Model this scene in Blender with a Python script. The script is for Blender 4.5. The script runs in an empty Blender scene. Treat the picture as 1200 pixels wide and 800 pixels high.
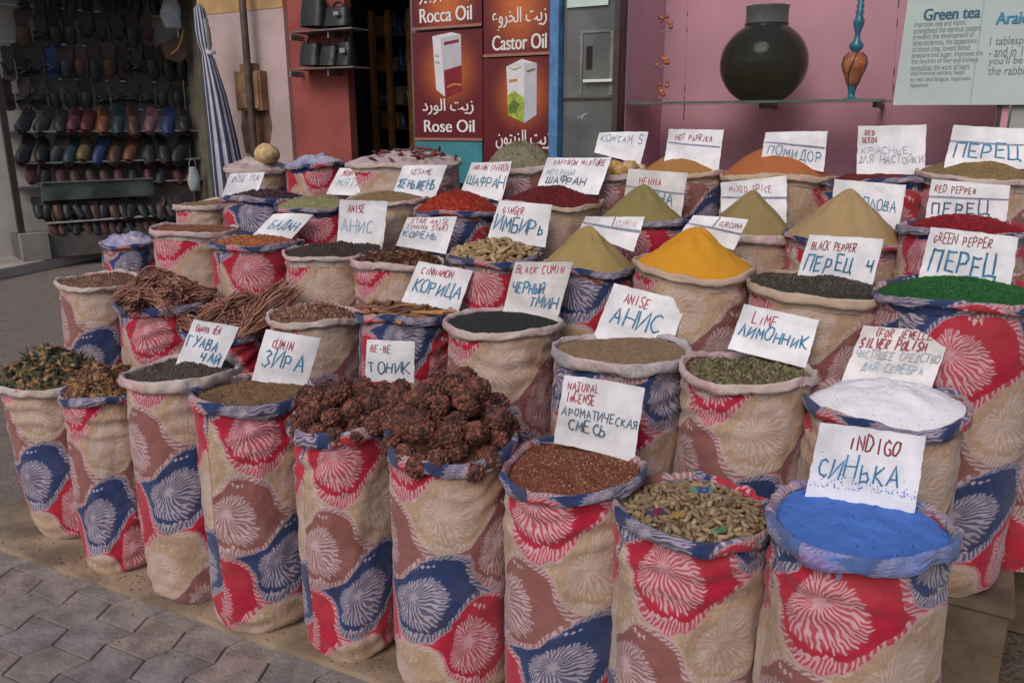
import bpy, math, random
import numpy as np
from mathutils import Vector, noise as mnoise

# ------------------------------------------------------------------ camera, sky, sun, exposure
F_PX, PITCH, EYE = 950.0, math.radians(15.0), 1.75
scene = bpy.context.scene
COL = scene.collection
cam_data = bpy.data.cameras.new('camera')
cam_data.sensor_width = 36.0
cam_data.lens = 36.0 * F_PX / 1200.0
cam_data.clip_start = 0.05
cam_data.clip_end = 400.0
cam = bpy.data.objects.new('camera', cam_data)
COL.objects.link(cam)
cam.location = (0, 0, EYE)
cam.rotation_euler = (math.pi / 2 - PITCH, 0, 0)
scene.camera = cam

SUN_EL, SUN_AZ = math.radians(44), math.radians(208)     # azimuth measured clockwise from +Y
world = bpy.data.worlds.new('World')
scene.world = world
world.use_nodes = True
wn = world.node_tree
for n in list(wn.nodes):
    wn.nodes.remove(n)
sky = wn.nodes.new('ShaderNodeTexSky')
sky.sky_type = 'NISHITA'
sky.sun_disc = False
sky.sun_elevation = SUN_EL
sky.sun_rotation = SUN_AZ
sky.dust_density = 3.0
bg = wn.nodes.new('ShaderNodeBackground')
bg.inputs['Strength'].default_value = 0.09
wo = wn.nodes.new('ShaderNodeOutputWorld')
wn.links.new(sky.outputs[0], bg.inputs['Color'])
wn.links.new(bg.outputs[0], wo.inputs['Surface'])
sun_d = bpy.data.lights.new('sun', 'SUN')
sun_d.energy = 1.2
sun_d.angle = math.radians(34)
sun_d.color = (1.0, 0.94, 0.91)
sun = bpy.data.objects.new('sun', sun_d)
COL.objects.link(sun)
_d = Vector((math.sin(SUN_AZ) * math.cos(SUN_EL), math.cos(SUN_AZ) * math.cos(SUN_EL), math.sin(SUN_EL)))
sun.rotation_euler = _d.to_track_quat('Z', 'Y').to_euler()
scene.view_settings.view_transform = 'Standard'
scene.view_settings.look = 'None'
scene.view_settings.gamma = 1.0
scene.view_settings.use_curve_mapping = False
scene.view_settings.exposure = 0.30
scene.render.engine = 'CYCLES'
scene.cycles.use_denoising = True
scene.cycles.max_bounces = 8
scene.cycles.transparent_max_bounces = 8

# ------------------------------------------------------------------ coordinates
CP, SP = math.cos(PITCH), math.sin(PITCH)
AL = math.radians(30)
EU = Vector((math.cos(AL), -math.sin(AL), 0))     # along the shop front, towards the right
EV = Vector((math.sin(AL), math.cos(AL), 0))      # away from the street, into the shop
EZ = Vector((0, 0, 1))
CAM = Vector((0, 0, EYE))


def ray(px, py):
    a, b = (px - 600) / F_PX, (400 - py) / F_PX
    return Vector((a, CP + b * SP, -SP + b * CP))


def at_v(px, py, v):
    r = ray(px, py)
    return CAM + r * (v / r.dot(EV))


def at_z(px, py, z):
    r = ray(px, py)
    return CAM + r * ((z - EYE) / r.z)


def uvz(u, v, z):
    return EU * u + EV * v + EZ * z


def uz(px, py, v):
    p = at_v(px, py, v)
    return p.dot(EU), p.z


# the shoe shop's front stands on another line
_q0 = at_z(55, 303, 0.10)
SH = math.radians(42)
ES = Vector((math.cos(SH), math.sin(SH), 0))
EN = Vector((-math.sin(SH), math.cos(SH), 0))      # into the shoe shop


def at_s(px, py, back=0.0):
    r = ray(px, py)
    t = ((_q0 - CAM).dot(EN) + back) / r.dot(EN)
    return CAM + r * t


def szp(px, py, back=0.0):
    p = at_s(px, py, back) - _q0
    return p.dot(ES), p.z + _q0.z


def snz(s, n, z):
    q = _q0 + ES * s + EN * n
    return Vector((q.x, q.y, z))


# ------------------------------------------------------------------ mesh building
class MB:
    def __init__(self):
        self.v, self.f, self.m, self.uv, self.smooth = [], [], [], {}, []

    def add(self, verts, faces, mat=0, smooth=False, uvs=None):
        b = len(self.v)
        self.v.extend([tuple(p) for p in verts])
        for i, fc in enumerate(faces):
            if uvs is not None:
                self.uv[len(self.f)] = uvs[i]
            self.f.append(tuple(b + j for j in fc))
            self.m.append(mat if not isinstance(mat, (list, tuple)) else mat[i])
            self.smooth.append(smooth)
        return b

    def box(self, o, e1, e2, e3, l1, l2, l3, mat=0):
        """corner box: centre o, half sizes"""
        pts = []
        for a in (-1, 1):
            for b in (-1, 1):
                for c in (-1, 1):
                    pts.append(Vector(o) + e1 * (a * l1) + e2 * (b * l2) + e3 * (c * l3))
        fs = [(0, 1, 3, 2), (4, 6, 7, 5), (0, 4, 5, 1), (2, 3, 7, 6), (0, 2, 6, 4), (1, 5, 7, 3)]
        self.add(pts, fs, mat)

    def ubox(self, u0, u1, v0, v1, z0, z1, mat=0):
        self.box(uvz((u0 + u1) / 2, (v0 + v1) / 2, (z0 + z1) / 2), EU, EV, EZ, abs(u1 - u0) / 2, abs(v1 - v0) / 2, abs(z1 - z0) / 2, mat)

    def sbox(self, s0, s1, n0, n1, z0, z1, mat=0):
        self.box(snz((s0 + s1) / 2, (n0 + n1) / 2, (z0 + z1) / 2), ES, EN, EZ, abs(s1 - s0) / 2, abs(n1 - n0) / 2, abs(z1 - z0) / 2, mat)

    def prism(self, pts, d, mat=0):
        """planar polygon pts extruded by vector d"""
        n = len(pts)
        a = [Vector(p) for p in pts]
        b = [p + d for p in a]
        fs = [tuple(range(n))[::-1], tuple(range(n, 2 * n))]
        for i in range(n):
            j = (i + 1) % n
            fs.append((i, j, n + j, n + i))
        self.add(a + b, fs, mat)

    def tube(self, pts, r, n=8, mat=0, smooth=True, cap=True):
        pts = [Vector(p) for p in pts]
        rs = r if isinstance(r, (list, tuple)) else [r] * len(pts)
        vs, fs = [], []
        ref = None
        for i, p in enumerate(pts):
            t = (pts[min(i + 1, len(pts) - 1)] - pts[max(i - 1, 0)]).normalized()
            if ref is None:
                ref = Vector((0, 0, 1)) if abs(t.z) < 0.9 else Vector((1, 0, 0))
            a = t.cross(ref).normalized()
            b = t.cross(a)
            ref = -b if False else ref
            for k in range(n):
                th = 2 * math.pi * k / n
                vs.append(p + (a * math.cos(th) + b * math.sin(th)) * rs[i])
        for i in range(len(pts) - 1):
            for k in range(n):
                k2 = (k + 1) % n
                fs.append((i * n + k, i * n + k2, (i + 1) * n + k2, (i + 1) * n + k))
        self.add(vs, fs, mat, smooth)
        if cap:
            b = len(self.v) - len(vs)
            self.f.append(tuple(b + k for k in range(n))[::-1]); self.m.append(mat); self.smooth.append(False)
            e = b + (len(pts) - 1) * n
            self.f.append(tuple(e + k for k in range(n))); self.m.append(mat); self.smooth.append(False)

    def lathe(self, base, prof, n=32, mat=0, smooth=True, pleat=None):
        """prof: list of (r, z); pleat(theta, i) multiplies r"""
        base = Vector(base)
        vs, fs, ms = [], [], []
        for i, (r, z) in enumerate(prof):
            for k in range(n):
                th = 2 * math.pi * k / n
                rr = r * (pleat(th, i) if pleat else 1)
                vs.append(base + Vector((rr * math.cos(th), rr * math.sin(th), z)))
        for i in range(len(prof) - 1):
            for k in range(n):
                k2 = (k + 1) % n
                fs.append((i * n + k, i * n + k2, (i + 1) * n + k2, (i + 1) * n + k))
                ms.append(mat(k) if callable(mat) else mat)
        self.add(vs, fs, ms, smooth)

    def np_add(self, V, Fc, mats, smooth=True):
        b = len(self.v)
        self.v.extend(map(tuple, V.tolist()))
        self.f.extend([tuple(r) for r in (Fc + b).tolist()])
        self.m.extend(list(mats))
        self.smooth.extend([smooth] * len(Fc))

    def build(self, name, mats, parent=None, loc=(0, 0, 0), bevel=0.0):
        me = bpy.data.meshes.new(name)
        L = Vector(loc)
        me.from_pydata([(x - L.x, y - L.y, z - L.z) for x, y, z in self.v], [], self.f)
        if not isinstance(mats, (list, tuple)):
            mats = [mats]
        for m in mats:
            me.materials.append(m)
        me.polygons.foreach_set('material_index', [min(i, len(mats) - 1) for i in self.m])
        me.polygons.foreach_set('use_smooth', self.smooth)
        if self.uv:
            ul = me.uv_layers.new(name='UVMap')
            li = 0
            arr = np.zeros(len(me.loops) * 2, dtype=np.float32)
            for fi, fc in enumerate(self.f):
                w = self.uv.get(fi)
                for q in range(len(fc)):
                    if w is not None:
                        arr[2 * li], arr[2 * li + 1] = w[q]
                    li += 1
            ul.data.foreach_set('uv', arr)
        me.update()
        o = bpy.data.objects.new(name, me)
        COL.objects.link(o)
        if parent is not None:
            o.parent = parent
        else:
            o.location = L
        if bevel:
            md = o.modifiers.new('bevel', 'BEVEL')
            md.width = bevel
            md.segments = 2
            md.limit_method = 'ANGLE'
        return o


def tag(o, label, cat, group=None, kind=None):
    o['label'] = label
    o['category'] = cat
    if group:
        o['group'] = group
    if kind:
        o['kind'] = kind
    return o


def thing(name, label, cat, loc, group=None):
    o = bpy.data.objects.new(name, None)
    COL.objects.link(o)
    o.empty_display_size = 0.05
    o.location = loc
    return tag(o, label, cat, group)


def copy_tree(o, parent=None):
    c = o.copy()
    COL.objects.link(c)
    if parent is not None:
        c.parent = parent
    for ch in list(o.children):
        copy_tree(ch, c)
    return c


# ------------------------------------------------------------------ node helper
class X:
    """a tiny wrapper so that shader maths can be written as expressions"""
    nt = None

    def __init__(self, s):
        self.s = s

    @staticmethod
    def op(name, *a, clamp=False):
        n = X.nt.nodes.new('ShaderNodeMath')
        n.operation = name
        n.use_clamp = clamp
        for i, q in enumerate(a):
            if isinstance(q, X):
                X.nt.links.new(q.s, n.inputs[i])
            else:
                n.inputs[i].default_value = q
        return X(n.outputs[0])

    def __add__(a, b): return X.op('ADD', a, b)
    def __radd__(a, b): return X.op('ADD', b, a)
    def __sub__(a, b): return X.op('SUBTRACT', a, b)
    def __rsub__(a, b): return X.op('SUBTRACT', b, a)
    def __mul__(a, b): return X.op('MULTIPLY', a, b)
    def __rmul__(a, b): return X.op('MULTIPLY', b, a)
    def __truediv__(a, b): return X.op('DIVIDE', a, b)


def xsin(a): return X.op('SINE', a)
def xcos(a): return X.op('COSINE', a)
def xabs(a): return X.op('ABSOLUTE', a)
def xfloor(a): return X.op('FLOOR', a)
def xgt(a, b): return X.op('GREATER_THAN', a, b)
def xlt(a, b): return X.op('LESS_THAN', a, b)
def xwrap(a, hi, lo): return X.op('WRAP', a, hi, lo)
def xmax(a, b): return X.op('MAXIMUM', a, b)
def xmin(a, b): return X.op('MINIMUM', a, b)
def xsqrt(a): return X.op('SQRT', a)
def xatan2(a, b): return X.op('ARCTAN2', a, b)


def xramp(a, lo, hi):
    """0 below lo, 1 above hi"""
    n = X.nt.nodes.new('ShaderNodeMapRange')
    n.interpolation_type = 'SMOOTHSTEP'
    X.nt.links.new(a.s, n.inputs[0])
    n.inputs[1].default_value = lo
    n.inputs[2].default_value = hi
    return X(n.outputs[0])


def xmix(fac, a, b):
    n = X.nt.nodes.new('ShaderNodeMix')
    n.data_type = 'RGBA'
    if isinstance(fac, X):
        X.nt.links.new(fac.s, n.inputs[0])
    else:
        n.inputs[0].default_value = fac
    for q, i in ((a, 6), (b, 7)):
        if isinstance(q, X):
            X.nt.links.new(q.s, n.inputs[i])
        else:
            n.inputs[i].default_value = (q[0], q[1], q[2], 1)
    return X(n.outputs[2])


def xnoise(coord, scale, detail=3.0, rough=0.55, color=False):
    n = X.nt.nodes.new('ShaderNodeTexNoise')
    n.inputs['Scale'].default_value = scale
    n.inputs['Detail'].default_value = detail
    n.inputs['Roughness'].default_value = rough
    if coord is not None:
        X.nt.links.new(coord.s, n.inputs['Vector'])
    return X(n.outputs['Color' if color else 0])


def coords(which):
    return X(X.nt.nodes.new('ShaderNodeTexCoord').outputs[which])


def new_mat(name):
    m = bpy.data.materials.new(name)
    m.use_nodes = True
    nt = m.node_tree
    X.nt = nt
    return m, nt, nt.nodes['Principled BSDF']


def bump(nt, bsdf, h, strength, dist):
    b = nt.nodes.new('ShaderNodeBump')
    b.inputs['Strength'].default_value = strength
    b.inputs['Distance'].default_value = dist
    nt.links.new(h.s, b.inputs['Height'])
    nt.links.new(b.outputs[0], bsdf.inputs['Normal'])


def mat_plain(name, col, rough=0.7, var=0.25, scale=6.0, bmp=0.0, bscale=60.0, metal=0.0, spec=0.4, coat=0.0):
    """a plain colour with uneven wear"""
    m, nt, bs = new_mat(name)
    oc = coords('Object')
    n1 = xnoise(oc, scale, 6)
    k = xramp(n1, 0.3, 0.7)
    c = xmix(k, [q * (1 - var) for q in col], [min(1, q * (1 + var * 0.7)) for q in col])
    nt.links.new(c.s, bs.inputs['Base Color'])
    bs.inputs['Roughness'].default_value = rough
    bs.inputs['Metallic'].default_value = metal
    bs.inputs['Specular IOR Level'].default_value = spec
    bs.inputs['Coat Weight'].default_value = coat
    if bmp:
        bump(nt, bs, xnoise(oc, bscale, 4), bmp, 0.01)
    return m


def mat_grain(name, cols, scale=140.0, bmp=0.6, dist=0.004, rough=0.9, fine=0.35):
    """loose granular matter: cells of the given colours"""
    m, nt, bs = new_mat(name)
    oc = coords('Object')
    vo = nt.nodes.new('ShaderNodeTexVoronoi')
    vo.inputs['Scale'].default_value = scale
    nt.links.new(oc.s, vo.inputs['Vector'])
    sep = nt.nodes.new('ShaderNodeSeparateColor')
    nt.links.new(vo.outputs['Color'], sep.inputs[0])
    r = X(sep.outputs[0])
    g = X(sep.outputs[1])
    c = xmix(xgt(r, 0.5), cols[0], cols[1])
    if len(cols) > 2:
        c = xmix(xgt(g, 0.82), c, cols[2])
    big = xramp(xnoise(oc, 9, 4), 0.25, 0.75)
    dk = nt.nodes.new('ShaderNodeMix')
    dk.data_type = 'RGBA'
    dk.blend_type = 'MULTIPLY'
    dk.inputs[0].default_value = fine
    nt.links.new(c.s, dk.inputs[6])
    bw = xmix(big, (0.55, 0.55, 0.55), (1, 1, 1))
    nt.links.new(bw.s, dk.inputs[7])
    nt.links.new(dk.outputs[2], bs.inputs['Base Color'])
    bs.inputs['Roughness'].default_value = rough
    bs.inputs['Specular IOR Level'].default_value = 0.2
    h = xnoise(oc, scale * 0.8, 3) + X(vo.outputs['Distance']) * 0.6
    bump(nt, bs, h, bmp, dist)
    return m


# ------------------------------------------------------------------ the printed sack cloth
PU, PV, PK = 0.24, 0.315, 0.36
RED, MAU, TAN, NAV = (0.375, 0.005, 0.030), (0.23, 0.082, 0.075), (0.39, 0.26, 0.165), (0.013, 0.033, 0.118)
INK = (0.62, 0.49, 0.54)


def mat_cloth(name, wash=0.0, dust=0.0, wcol=(0.60, 0.56, 0.60)):
    m, nt, bs = new_mat(name)
    uvn = coords('UV')
    wob = xnoise(uvn, 6, 3, color=True)
    sw = nt.nodes.new('ShaderNodeSeparateColor')
    nt.links.new(wob.s, sw.inputs[0])
    sx = nt.nodes.new('ShaderNodeSeparateXYZ')
    nt.links.new(uvn.s, sx.inputs[0])
    seam_u = X(sx.outputs[0]) + 0.21
    panel = xfloor(seam_u / 0.62)
    seam = xramp(0.0035 - xabs(xwrap(seam_u, 0.31, -0.31)), 0.0, 0.002)
    wob2 = xnoise(uvn, 60, 1, color=True)
    sw2 = nt.nodes.new('ShaderNodeSeparateColor')
    nt.links.new(wob2.s, sw2.inputs[0])
    u = X(sx.outputs[0]) + (X(sw.outputs[0]) - 0.5) * 0.10 + (X(sw2.outputs[0]) - 0.5) * 0.005
    v = X(sx.outputs[1]) + (X(sw.outputs[1]) - 0.5) * 0.10 + (X(sw2.outputs[1]) - 0.5) * 0.005
    u = u + panel * 0.11
    v = v + panel * 0.07
    s = (u + v * PK) / PU
    t = v / PV - xsin(s * math.pi) * 0.05
    a = xwrap(s, 1.0, -1.0)
    b = xwrap(t, 0.5, -0.5)
    e1 = 0.25 * (1 + X.op('TANH', xcos(a * math.pi) * 1.0) / math.tanh(1.0)) - xabs(b)
    in1 = xgt(e1, 0.0)
    e = xabs(e1)
    a2 = xwrap(s - 1.0, 1.0, -1.0)
    b2 = xwrap(t - 0.5, 0.5, -0.5)
    A = a * in1 + a2 * (1 - in1)
    B = b * in1 + b2 * (1 - in1)
    par1 = xgt(xabs(xwrap(xfloor(t + 0.5), 1.0, -1.0)), 0.5)      # odd rows
    par2 = xgt(xabs(xwrap(xfloor(t), 1.0, -1.0)), 0.5)
    c1 = xmix(par1, RED, MAU)
    c2 = xmix(par2, TAN, NAV)
    base = xmix(in1, c2, c1)
    # tan ground is blotchy, and the red is a little uneven
    x = (A + 0.24) * PU - (B - 0.02) * PV * 0.25
    y = (B - 0.02) * PV
    r = xsqrt(x * x + y * y * 1.15)
    th = xatan2(y, x)
    # flower of feathered petals
    rw = xnoise(uvn, 12, 2)
    rn = r / (0.098 + xcos(th - 0.5) * 0.030 + (rw - 0.5) * 0.045)
    bend = xsin(th * 2.0 + 0.6) * (0.7 + rn * 2.6) + xsin(th - 0.5) * rn * 4.0 + (rw - 0.5) * 7.0
    long_ = xramp(xsin(th * 26.0 + rn * 4.6 + bend), -0.05, 0.40) * xramp(0.80 - rn, 0.0, 0.08)
    outer = xramp(xsin(th * 52.0 + rn * 10.5 + bend * 2.0) - (rn - 0.86) * (rn - 0.86) * 14.0, -0.10, 0.30) * xramp(rn, 0.58, 0.66) * xramp(1.0 + xsin(th * 26.0) * 0.05 - rn, 0.0, 0.05)
    core = xramp(0.24 + xsin(th * 7.0 + 1.0) * 0.06 - rn, 0.0, 0.04) * 0.85
    flower = xmax(core, xmax(long_, outer))
    haze = xramp(1.04 - rn, 0.0, 0.2) * 0.20
    # comb along the edge of the motif, long on one side and short on the other
    comb = xramp(xsin(th * 72.0 + e * 70.0), -0.15, 0.40)
    tlen = 0.062 + xcos(th - 0.75) * 0.045
    teeth = comb * xramp(tlen - e, 0.0, 0.014) * xramp(e, 0.006, 0.014)
    rim = xramp(0.013 - e, 0.0, 0.007) * 0.75
    lace = xramp(tlen - e, 0.0, 0.02) * 0.20
    # little scrolls above and below the flower
    y1 = y - 0.124 - xsin(x * 95.0) * 0.005 + x * 0.10
    y2 = y + 0.118 + xsin(x * 90.0 + 1.0) * 0.005
    sc = xramp(0.0050 - xabs(y1) + xsin(x * 330.0) * 0.004, 0.0, 0.003) * xramp(0.062 - xabs(x - 0.01), 0, 0.01)
    sc2 = xramp(0.0050 - xabs(y2) + xsin(x * 300.0) * 0.004, 0.0, 0.003) * xramp(0.055 - xabs(x - 0.02), 0, 0.01)
    inner = xramp(e, 0.04, 0.06)
    ov = xmax(xmax(flower, teeth), xmax(rim, xmax(sc, sc2) * inner))
    curl = xramp(xsin(xnoise(uvn, 16, 1) * 75.0), 0.25, 0.75) * xramp(xsin(u * 260.0 + v * 90.0), -0.7, 0.2) * 0.55
    istan0 = (1 - in1) * (1 - par2)
    curl = curl * xmax(istan0 * xramp(e, 0.02, 0.05), xramp(0.05 - e, 0.0, 0.03) * 0.3)
    ov = xmax(xmax(ov, curl), xmax(haze, lace))
    worn = xramp(xnoise(uvn, 35, 3), 0.15, 0.6)
    istan = (1 - in1) * (1 - par2)
    amt = ov * (0.44 + worn * 0.32) * (1 - istan * 0.25)
    blot = xramp(xnoise(uvn, 5, 4), 0.3, 0.75)
    base = xmix(blot * 0.22, base, xmix(0.5, base, (0.42, 0.30, 0.22)))
    ink = xmix(0.30, INK, xmix(0.25, base, (1.0, 1.0, 1.0)))
    ink = xmix(istan, ink, (0.55, 0.475, 0.48))
    col = xmix(amt, base, ink)
    if wash:
        col = xmix(wash, col, wcol)
    if dust:
        col = xmix(xramp(xnoise(coords('Object'), 9, 4), 0.30, 0.62) * dust, col, (0.06, 0.16, 0.50))
    # handling dirt
    dirt = xramp(xnoise(coords('Object'), 7, 6), 0.42, 0.8)
    dm = nt.nodes.new('ShaderNodeMix')
    dm.data_type = 'RGBA'
    dm.blend_type = 'MULTIPLY'
    nt.links.new(xmax(dirt * 0.7, seam * 0.8).s, dm.inputs[0])
    nt.links.new(col.s, dm.inputs[6])
    dm.inputs[7].default_value = (0.62, 0.55, 0.48, 1)
    col = X(dm.outputs[2])
    nt.links.new(col.s, bs.inputs['Base Color'])
    bs.inputs['Roughness'].default_value = 0.85
    bs.inputs['Specular IOR Level'].default_value = 0.25
    bs.inputs['Sheen Weight'].default_value = 0.15
    oc = coords('Object')
    rg1 = 1.0 - xabs(xnoise(oc, 9, 2) - 0.5) * 5.0
    rg2 = 1.0 - xabs(xnoise(oc, 17, 2) - 0.5) * 5.0
    h = xnoise(oc, 30, 5) * 1.2 + xmax(rg1, 0.0) * 0.9 + xmax(rg2, 0.0) * 0.45
    bump(nt, bs, h, 0.42, 0.007)
    return m


CLOTH = mat_cloth('printed_sack_cloth')
CUFF = mat_cloth('printed_sack_cloth_reverse', 0.0)
CUFF_W = mat_cloth('pale_sack_cloth_reverse', 0.66, wcol=(0.52, 0.45, 0.43))
CUFF_I = mat_cloth('indigo_dusted_cloth', 0.12, 0.62)


def mat_pale(name, c1, c2):
    m, nt, bs = new_mat(name)
    oc = coords('Object')
    uvn = coords('UV')
    n = xramp(xnoise(oc, 8, 6), 0.3, 0.7)
    col = xmix(n, c1, c2)
    sw = xramp(xsin(xnoise(uvn, 14, 2) * 70.0), 0.1, 0.7) * xramp(xnoise(oc, 6, 2), 0.35, 0.6) * 0.38
    col = xmix(sw, col, (0.42, 0.27, 0.30))
    dirt = xramp(xnoise(oc, 16, 6), 0.5, 0.8)
    col = xmix(dirt * 0.3, col, (0.25, 0.19, 0.15))
    nt.links.new(col.s, bs.inputs['Base Color'])
    bs.inputs['Roughness'].default_value = 0.9
    bs.inputs['Specular IOR Level'].default_value = 0.2
    bump(nt, bs, xnoise(oc, 30, 5), 0.4, 0.008)
    return m


PALE = mat_pale('plain_sack_cloth', (0.40, 0.34, 0.31), (0.56, 0.49, 0.46))
PALE_TAN = mat_pale('plain_tan_sack_cloth', (0.36, 0.26, 0.17), (0.50, 0.38, 0.28))

# ------------------------------------------------------------------ ground
M_ASPHALT = mat_grain('asphalt_surface', [(0.165, 0.132, 0.112), (0.205, 0.165, 0.14), (0.24, 0.20, 0.175)], 120, 0.5, 0.01)
M_PAVER = mat_plain('concrete_paver', (0.225, 0.190, 0.172), 0.85, 0.34, 9, 0.6, 55)
M_PAVER2 = mat_plain('concrete_paver_warm', (0.245, 0.190, 0.172), 0.85, 0.34, 9, 0.6, 55)
M_PAVER3 = mat_plain('concrete_paver_cool', (0.205, 0.178, 0.172), 0.85, 0.34, 9, 0.6, 55)
M_MORTAR = mat_grain('sandy_joint', [(0.115, 0.096, 0.084), (0.15, 0.128, 0.11)], 160, 0.5, 0.006)
M_EDGE = mat_plain('worn_board', (0.25, 0.185, 0.125), 0.85, 0.45, 5, 0.35, 30)
M_WALK = mat_plain('far_pavement', (0.34, 0.29, 0.25), 0.85, 0.2, 1.5, 0.3, 20)
M_DIRT = mat_grain('trodden_earth', [(0.10, 0.075, 0.052), (0.125, 0.095, 0.068), (0.07, 0.054, 0.038)], 90, 0.6, 0.01)


def structure(o):
    o['kind'] = 'structure'
    return o


g = MB()
N = 40
g.add([(-150, -150, -0.03), (150, -150, -0.03), (150, 150, -0.03), (-150, 150, -0.03)], [(0, 1, 2, 3)])
structure(g.build('road', M_ASPHALT))

# front edge of the board the sacks stand on
b0, b1 = at_z(0, 640, 0.02), at_z(362, 768, 0.02)
bd = (b1 - b0).normalized()
bn = Vector((-bd.y, bd.x, 0))
if bn.dot(EV) < 0:
    bn = -bn


def bq(a, c, z):
    q = b0 + bd * a + bn * c
    return Vector((q.x, q.y, z))


# interlocking zigzag pavers, each one a raised block
pv = MB()
rng = random.Random(5)
PW, PL, AMP = 0.195, 0.175, 0.032
pang = math.radians(90)
pc, ps_ = math.cos(pang), math.sin(pang)


def zig(q):
    q = (q / (PL / 2)) % 2.0
    return AMP * (q if q < 1 else 2 - q)


rows = range(-18, 18)
for ir in rows:
    for ic in range(-16, 16):
        off = 0.5 * (ir % 2) * PL
        q0, q1 = ic * PL + off, (ic + 1) * PL + off
        gap = 0.0025
        samples = [q0 + gap, (q0 + q1) / 2, q1 - gap]
        lo = [(q, ir * PW + zig(q) + gap) for q in samples]
        hi = [(q, (ir + 1) * PW + zig(q) - gap) for q in samples]
        poly = lo + hi[::-1]
        cx = sum(p[0] for p in poly) / 6
        cy = sum(p[1] for p in poly) / 6
        dz = rng.uniform(-0.0012, 0.0012)

        def tr(p, z):
            x, y = p
            q = bq(0.6 + pc * x - ps_ * y, -0.85 + ps_ * x + pc * y, z)
            return q
        cen = tr((cx, cy), 0)
        rel = cen - b0
        if rel.dot(bn) > 0.10 or rel.dot(bd) > 2.6 or rel.dot(bd) < -1.4 or rel.dot(bn) < -1.9:
            continue
        top = [tr((cx + (p[0] - cx) * 0.972, cy + (p[1] - cy) * 0.965), -0.001 + dz) for p in poly]
        mid = [tr(p, -0.006 + dz) for p in poly]
        bot = [tr(p, -0.028) for p in poly]
        fs = [tuple(range(6))]
        for k in range(6):
            j = (k + 1) % 6
            fs.append((k, 6 + k, 6 + j, j))
            fs.append((6 + k, 12 + k, 12 + j, 6 + j))
        pv.add(top + mid + bot, fs, rng.choice([0, 0, 1, 2]))
structure(pv.build('pavement', [M_PAVER, M_PAVER2, M_PAVER3]))
g = MB()
g.add([bq(-1.6, 0.12, -0.016), bq(2.9, 0.12, -0.016), bq(2.9, -2.2, -0.016), bq(-1.6, -2.2, -0.016)], [(3, 2, 1, 0)])
structure(g.build('pavement_joint_sand', M_MORTAR))

# right-hand earth patch beside the display
g = MB()
g.add([uvz(-0.35, 1.2, -0.010), uvz(2.6, 1.2, -0.010), uvz(2.6, 4.3, -0.010), uvz(-0.35, 4.3, -0.010)], [(0, 1, 2, 3)])
structure(g.build('ground', M_DIRT))

# far pavement with its kerb, in front of the shoe shop
k0, k1 = at_z(0, 328, -0.03), at_z(90, 309, -0.03)
kd = (k1 - k0).normalized()
kn = Vector((-kd.y, kd.x, 0))
g = MB()
pts = []
for (a, c) in ((-6, 0), (12, 0), (12, 14), (-6, 14)):
    q = k0 + kd * a + kn * c
    pts.append(Vector((q.x, q.y, 0.0)))
segs = MB()
segs.prism([p + Vector((0, 0, -0.03)) for p in pts], Vector((0, 0, 0.13)))
structure(segs.build('far_pavement', M_WALK, bevel=0.012))

# the board strip under the front row
g = MB()
n = 24
for i in range(n):
    a0, a1 = -0.35 + i * (3.6 / n), -0.35 + (i + 1) * (3.6 / n)
    j0, j1 = 0.006 * mnoise.noise((a0 * 3, 0, 0)), 0.006 * mnoise.noise((a1 * 3, 0, 0))
    d = 0.34
    vs = [bq(a0, j0, 0.02), bq(a1, j1, 0.02), bq(a1, d, 0.02), bq(a0, d, 0.02), bq(a0, j0, -0.028), bq(a1, j1, -0.028)]
    fs = [(0, 1, 2, 3), (4, 5, 1, 0)]
    g.add(vs, fs)
g.add([bq(-0.35, 0, 0.02), bq(-0.35, 0.34, 0.02), bq(-0.35, 0.34, -0.028), bq(-0.35, 0, -0.028)], [(0, 1, 2, 3)])
tag(g.build('base_board', M_EDGE), 'long worn tan board lying on the pavers under the front row of sacks', 'board')

# stepped stand under the back rows
M_STEP = mat_plain('rough_stand_wood', (0.125, 0.088, 0.060), 0.85, 0.45, 5, 0.4, 40)
U0, U1 = -3.75, 0.22
st = thing('stepped_stand', 'stepped brown wooden stand that raises the back rows of spice sacks', 'display stand', uvz(-1.7, 3.1, 0))
L = st.location
for v0, v1, z, ua, ub in ((2.18, 2.615, 0.20, -4.0, -0.02), (2.62, 3.07, 0.33, -4.3, 0.24), (3.075, 3.53, 0.50, -5.0, 0.45), (3.535, 4.05, 0.66, -4.9, 0.55)):
    m = MB()
    m.ubox(ua, ub, v0, v1, z - 0.025, z)
    m.build('shelf', M_STEP, st, L)
    m = MB()
    m.ubox(ua + .01, ub - .012, v0 + .012, v0 + .034, 0.0, z - 0.026)
    m.build('riser', M_STEP, st, L)
    m = MB()
    m.ubox(ub - .034, ub - .012, v0 + .036, v1 - .003, 0.0, z - 0.026)
    m.build('side_panel', M_STEP, st, L)


# ------------------------------------------------------------------ sacks
ROWV = {'A': 1.95, 'B': 2.40, 'C': 2.83, 'D': 3.30, 'E': 3.76}
ROWZ = {'A': 0.02, 'B': 0.20, 'C': 0.33, 'D': 0.50, 'E': 0.66}
MOTIF = {'R': (0.0, 0.0), 'M': (0.0, 1.0), 'T': (1.0, 0.5), 'N': (1.0, 1.5)}


def fbm(x, y, z=0.0, o=3):
    return mnoise.fractal(Vector((x, y, z)), 1.0, 2.0, o)


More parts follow.
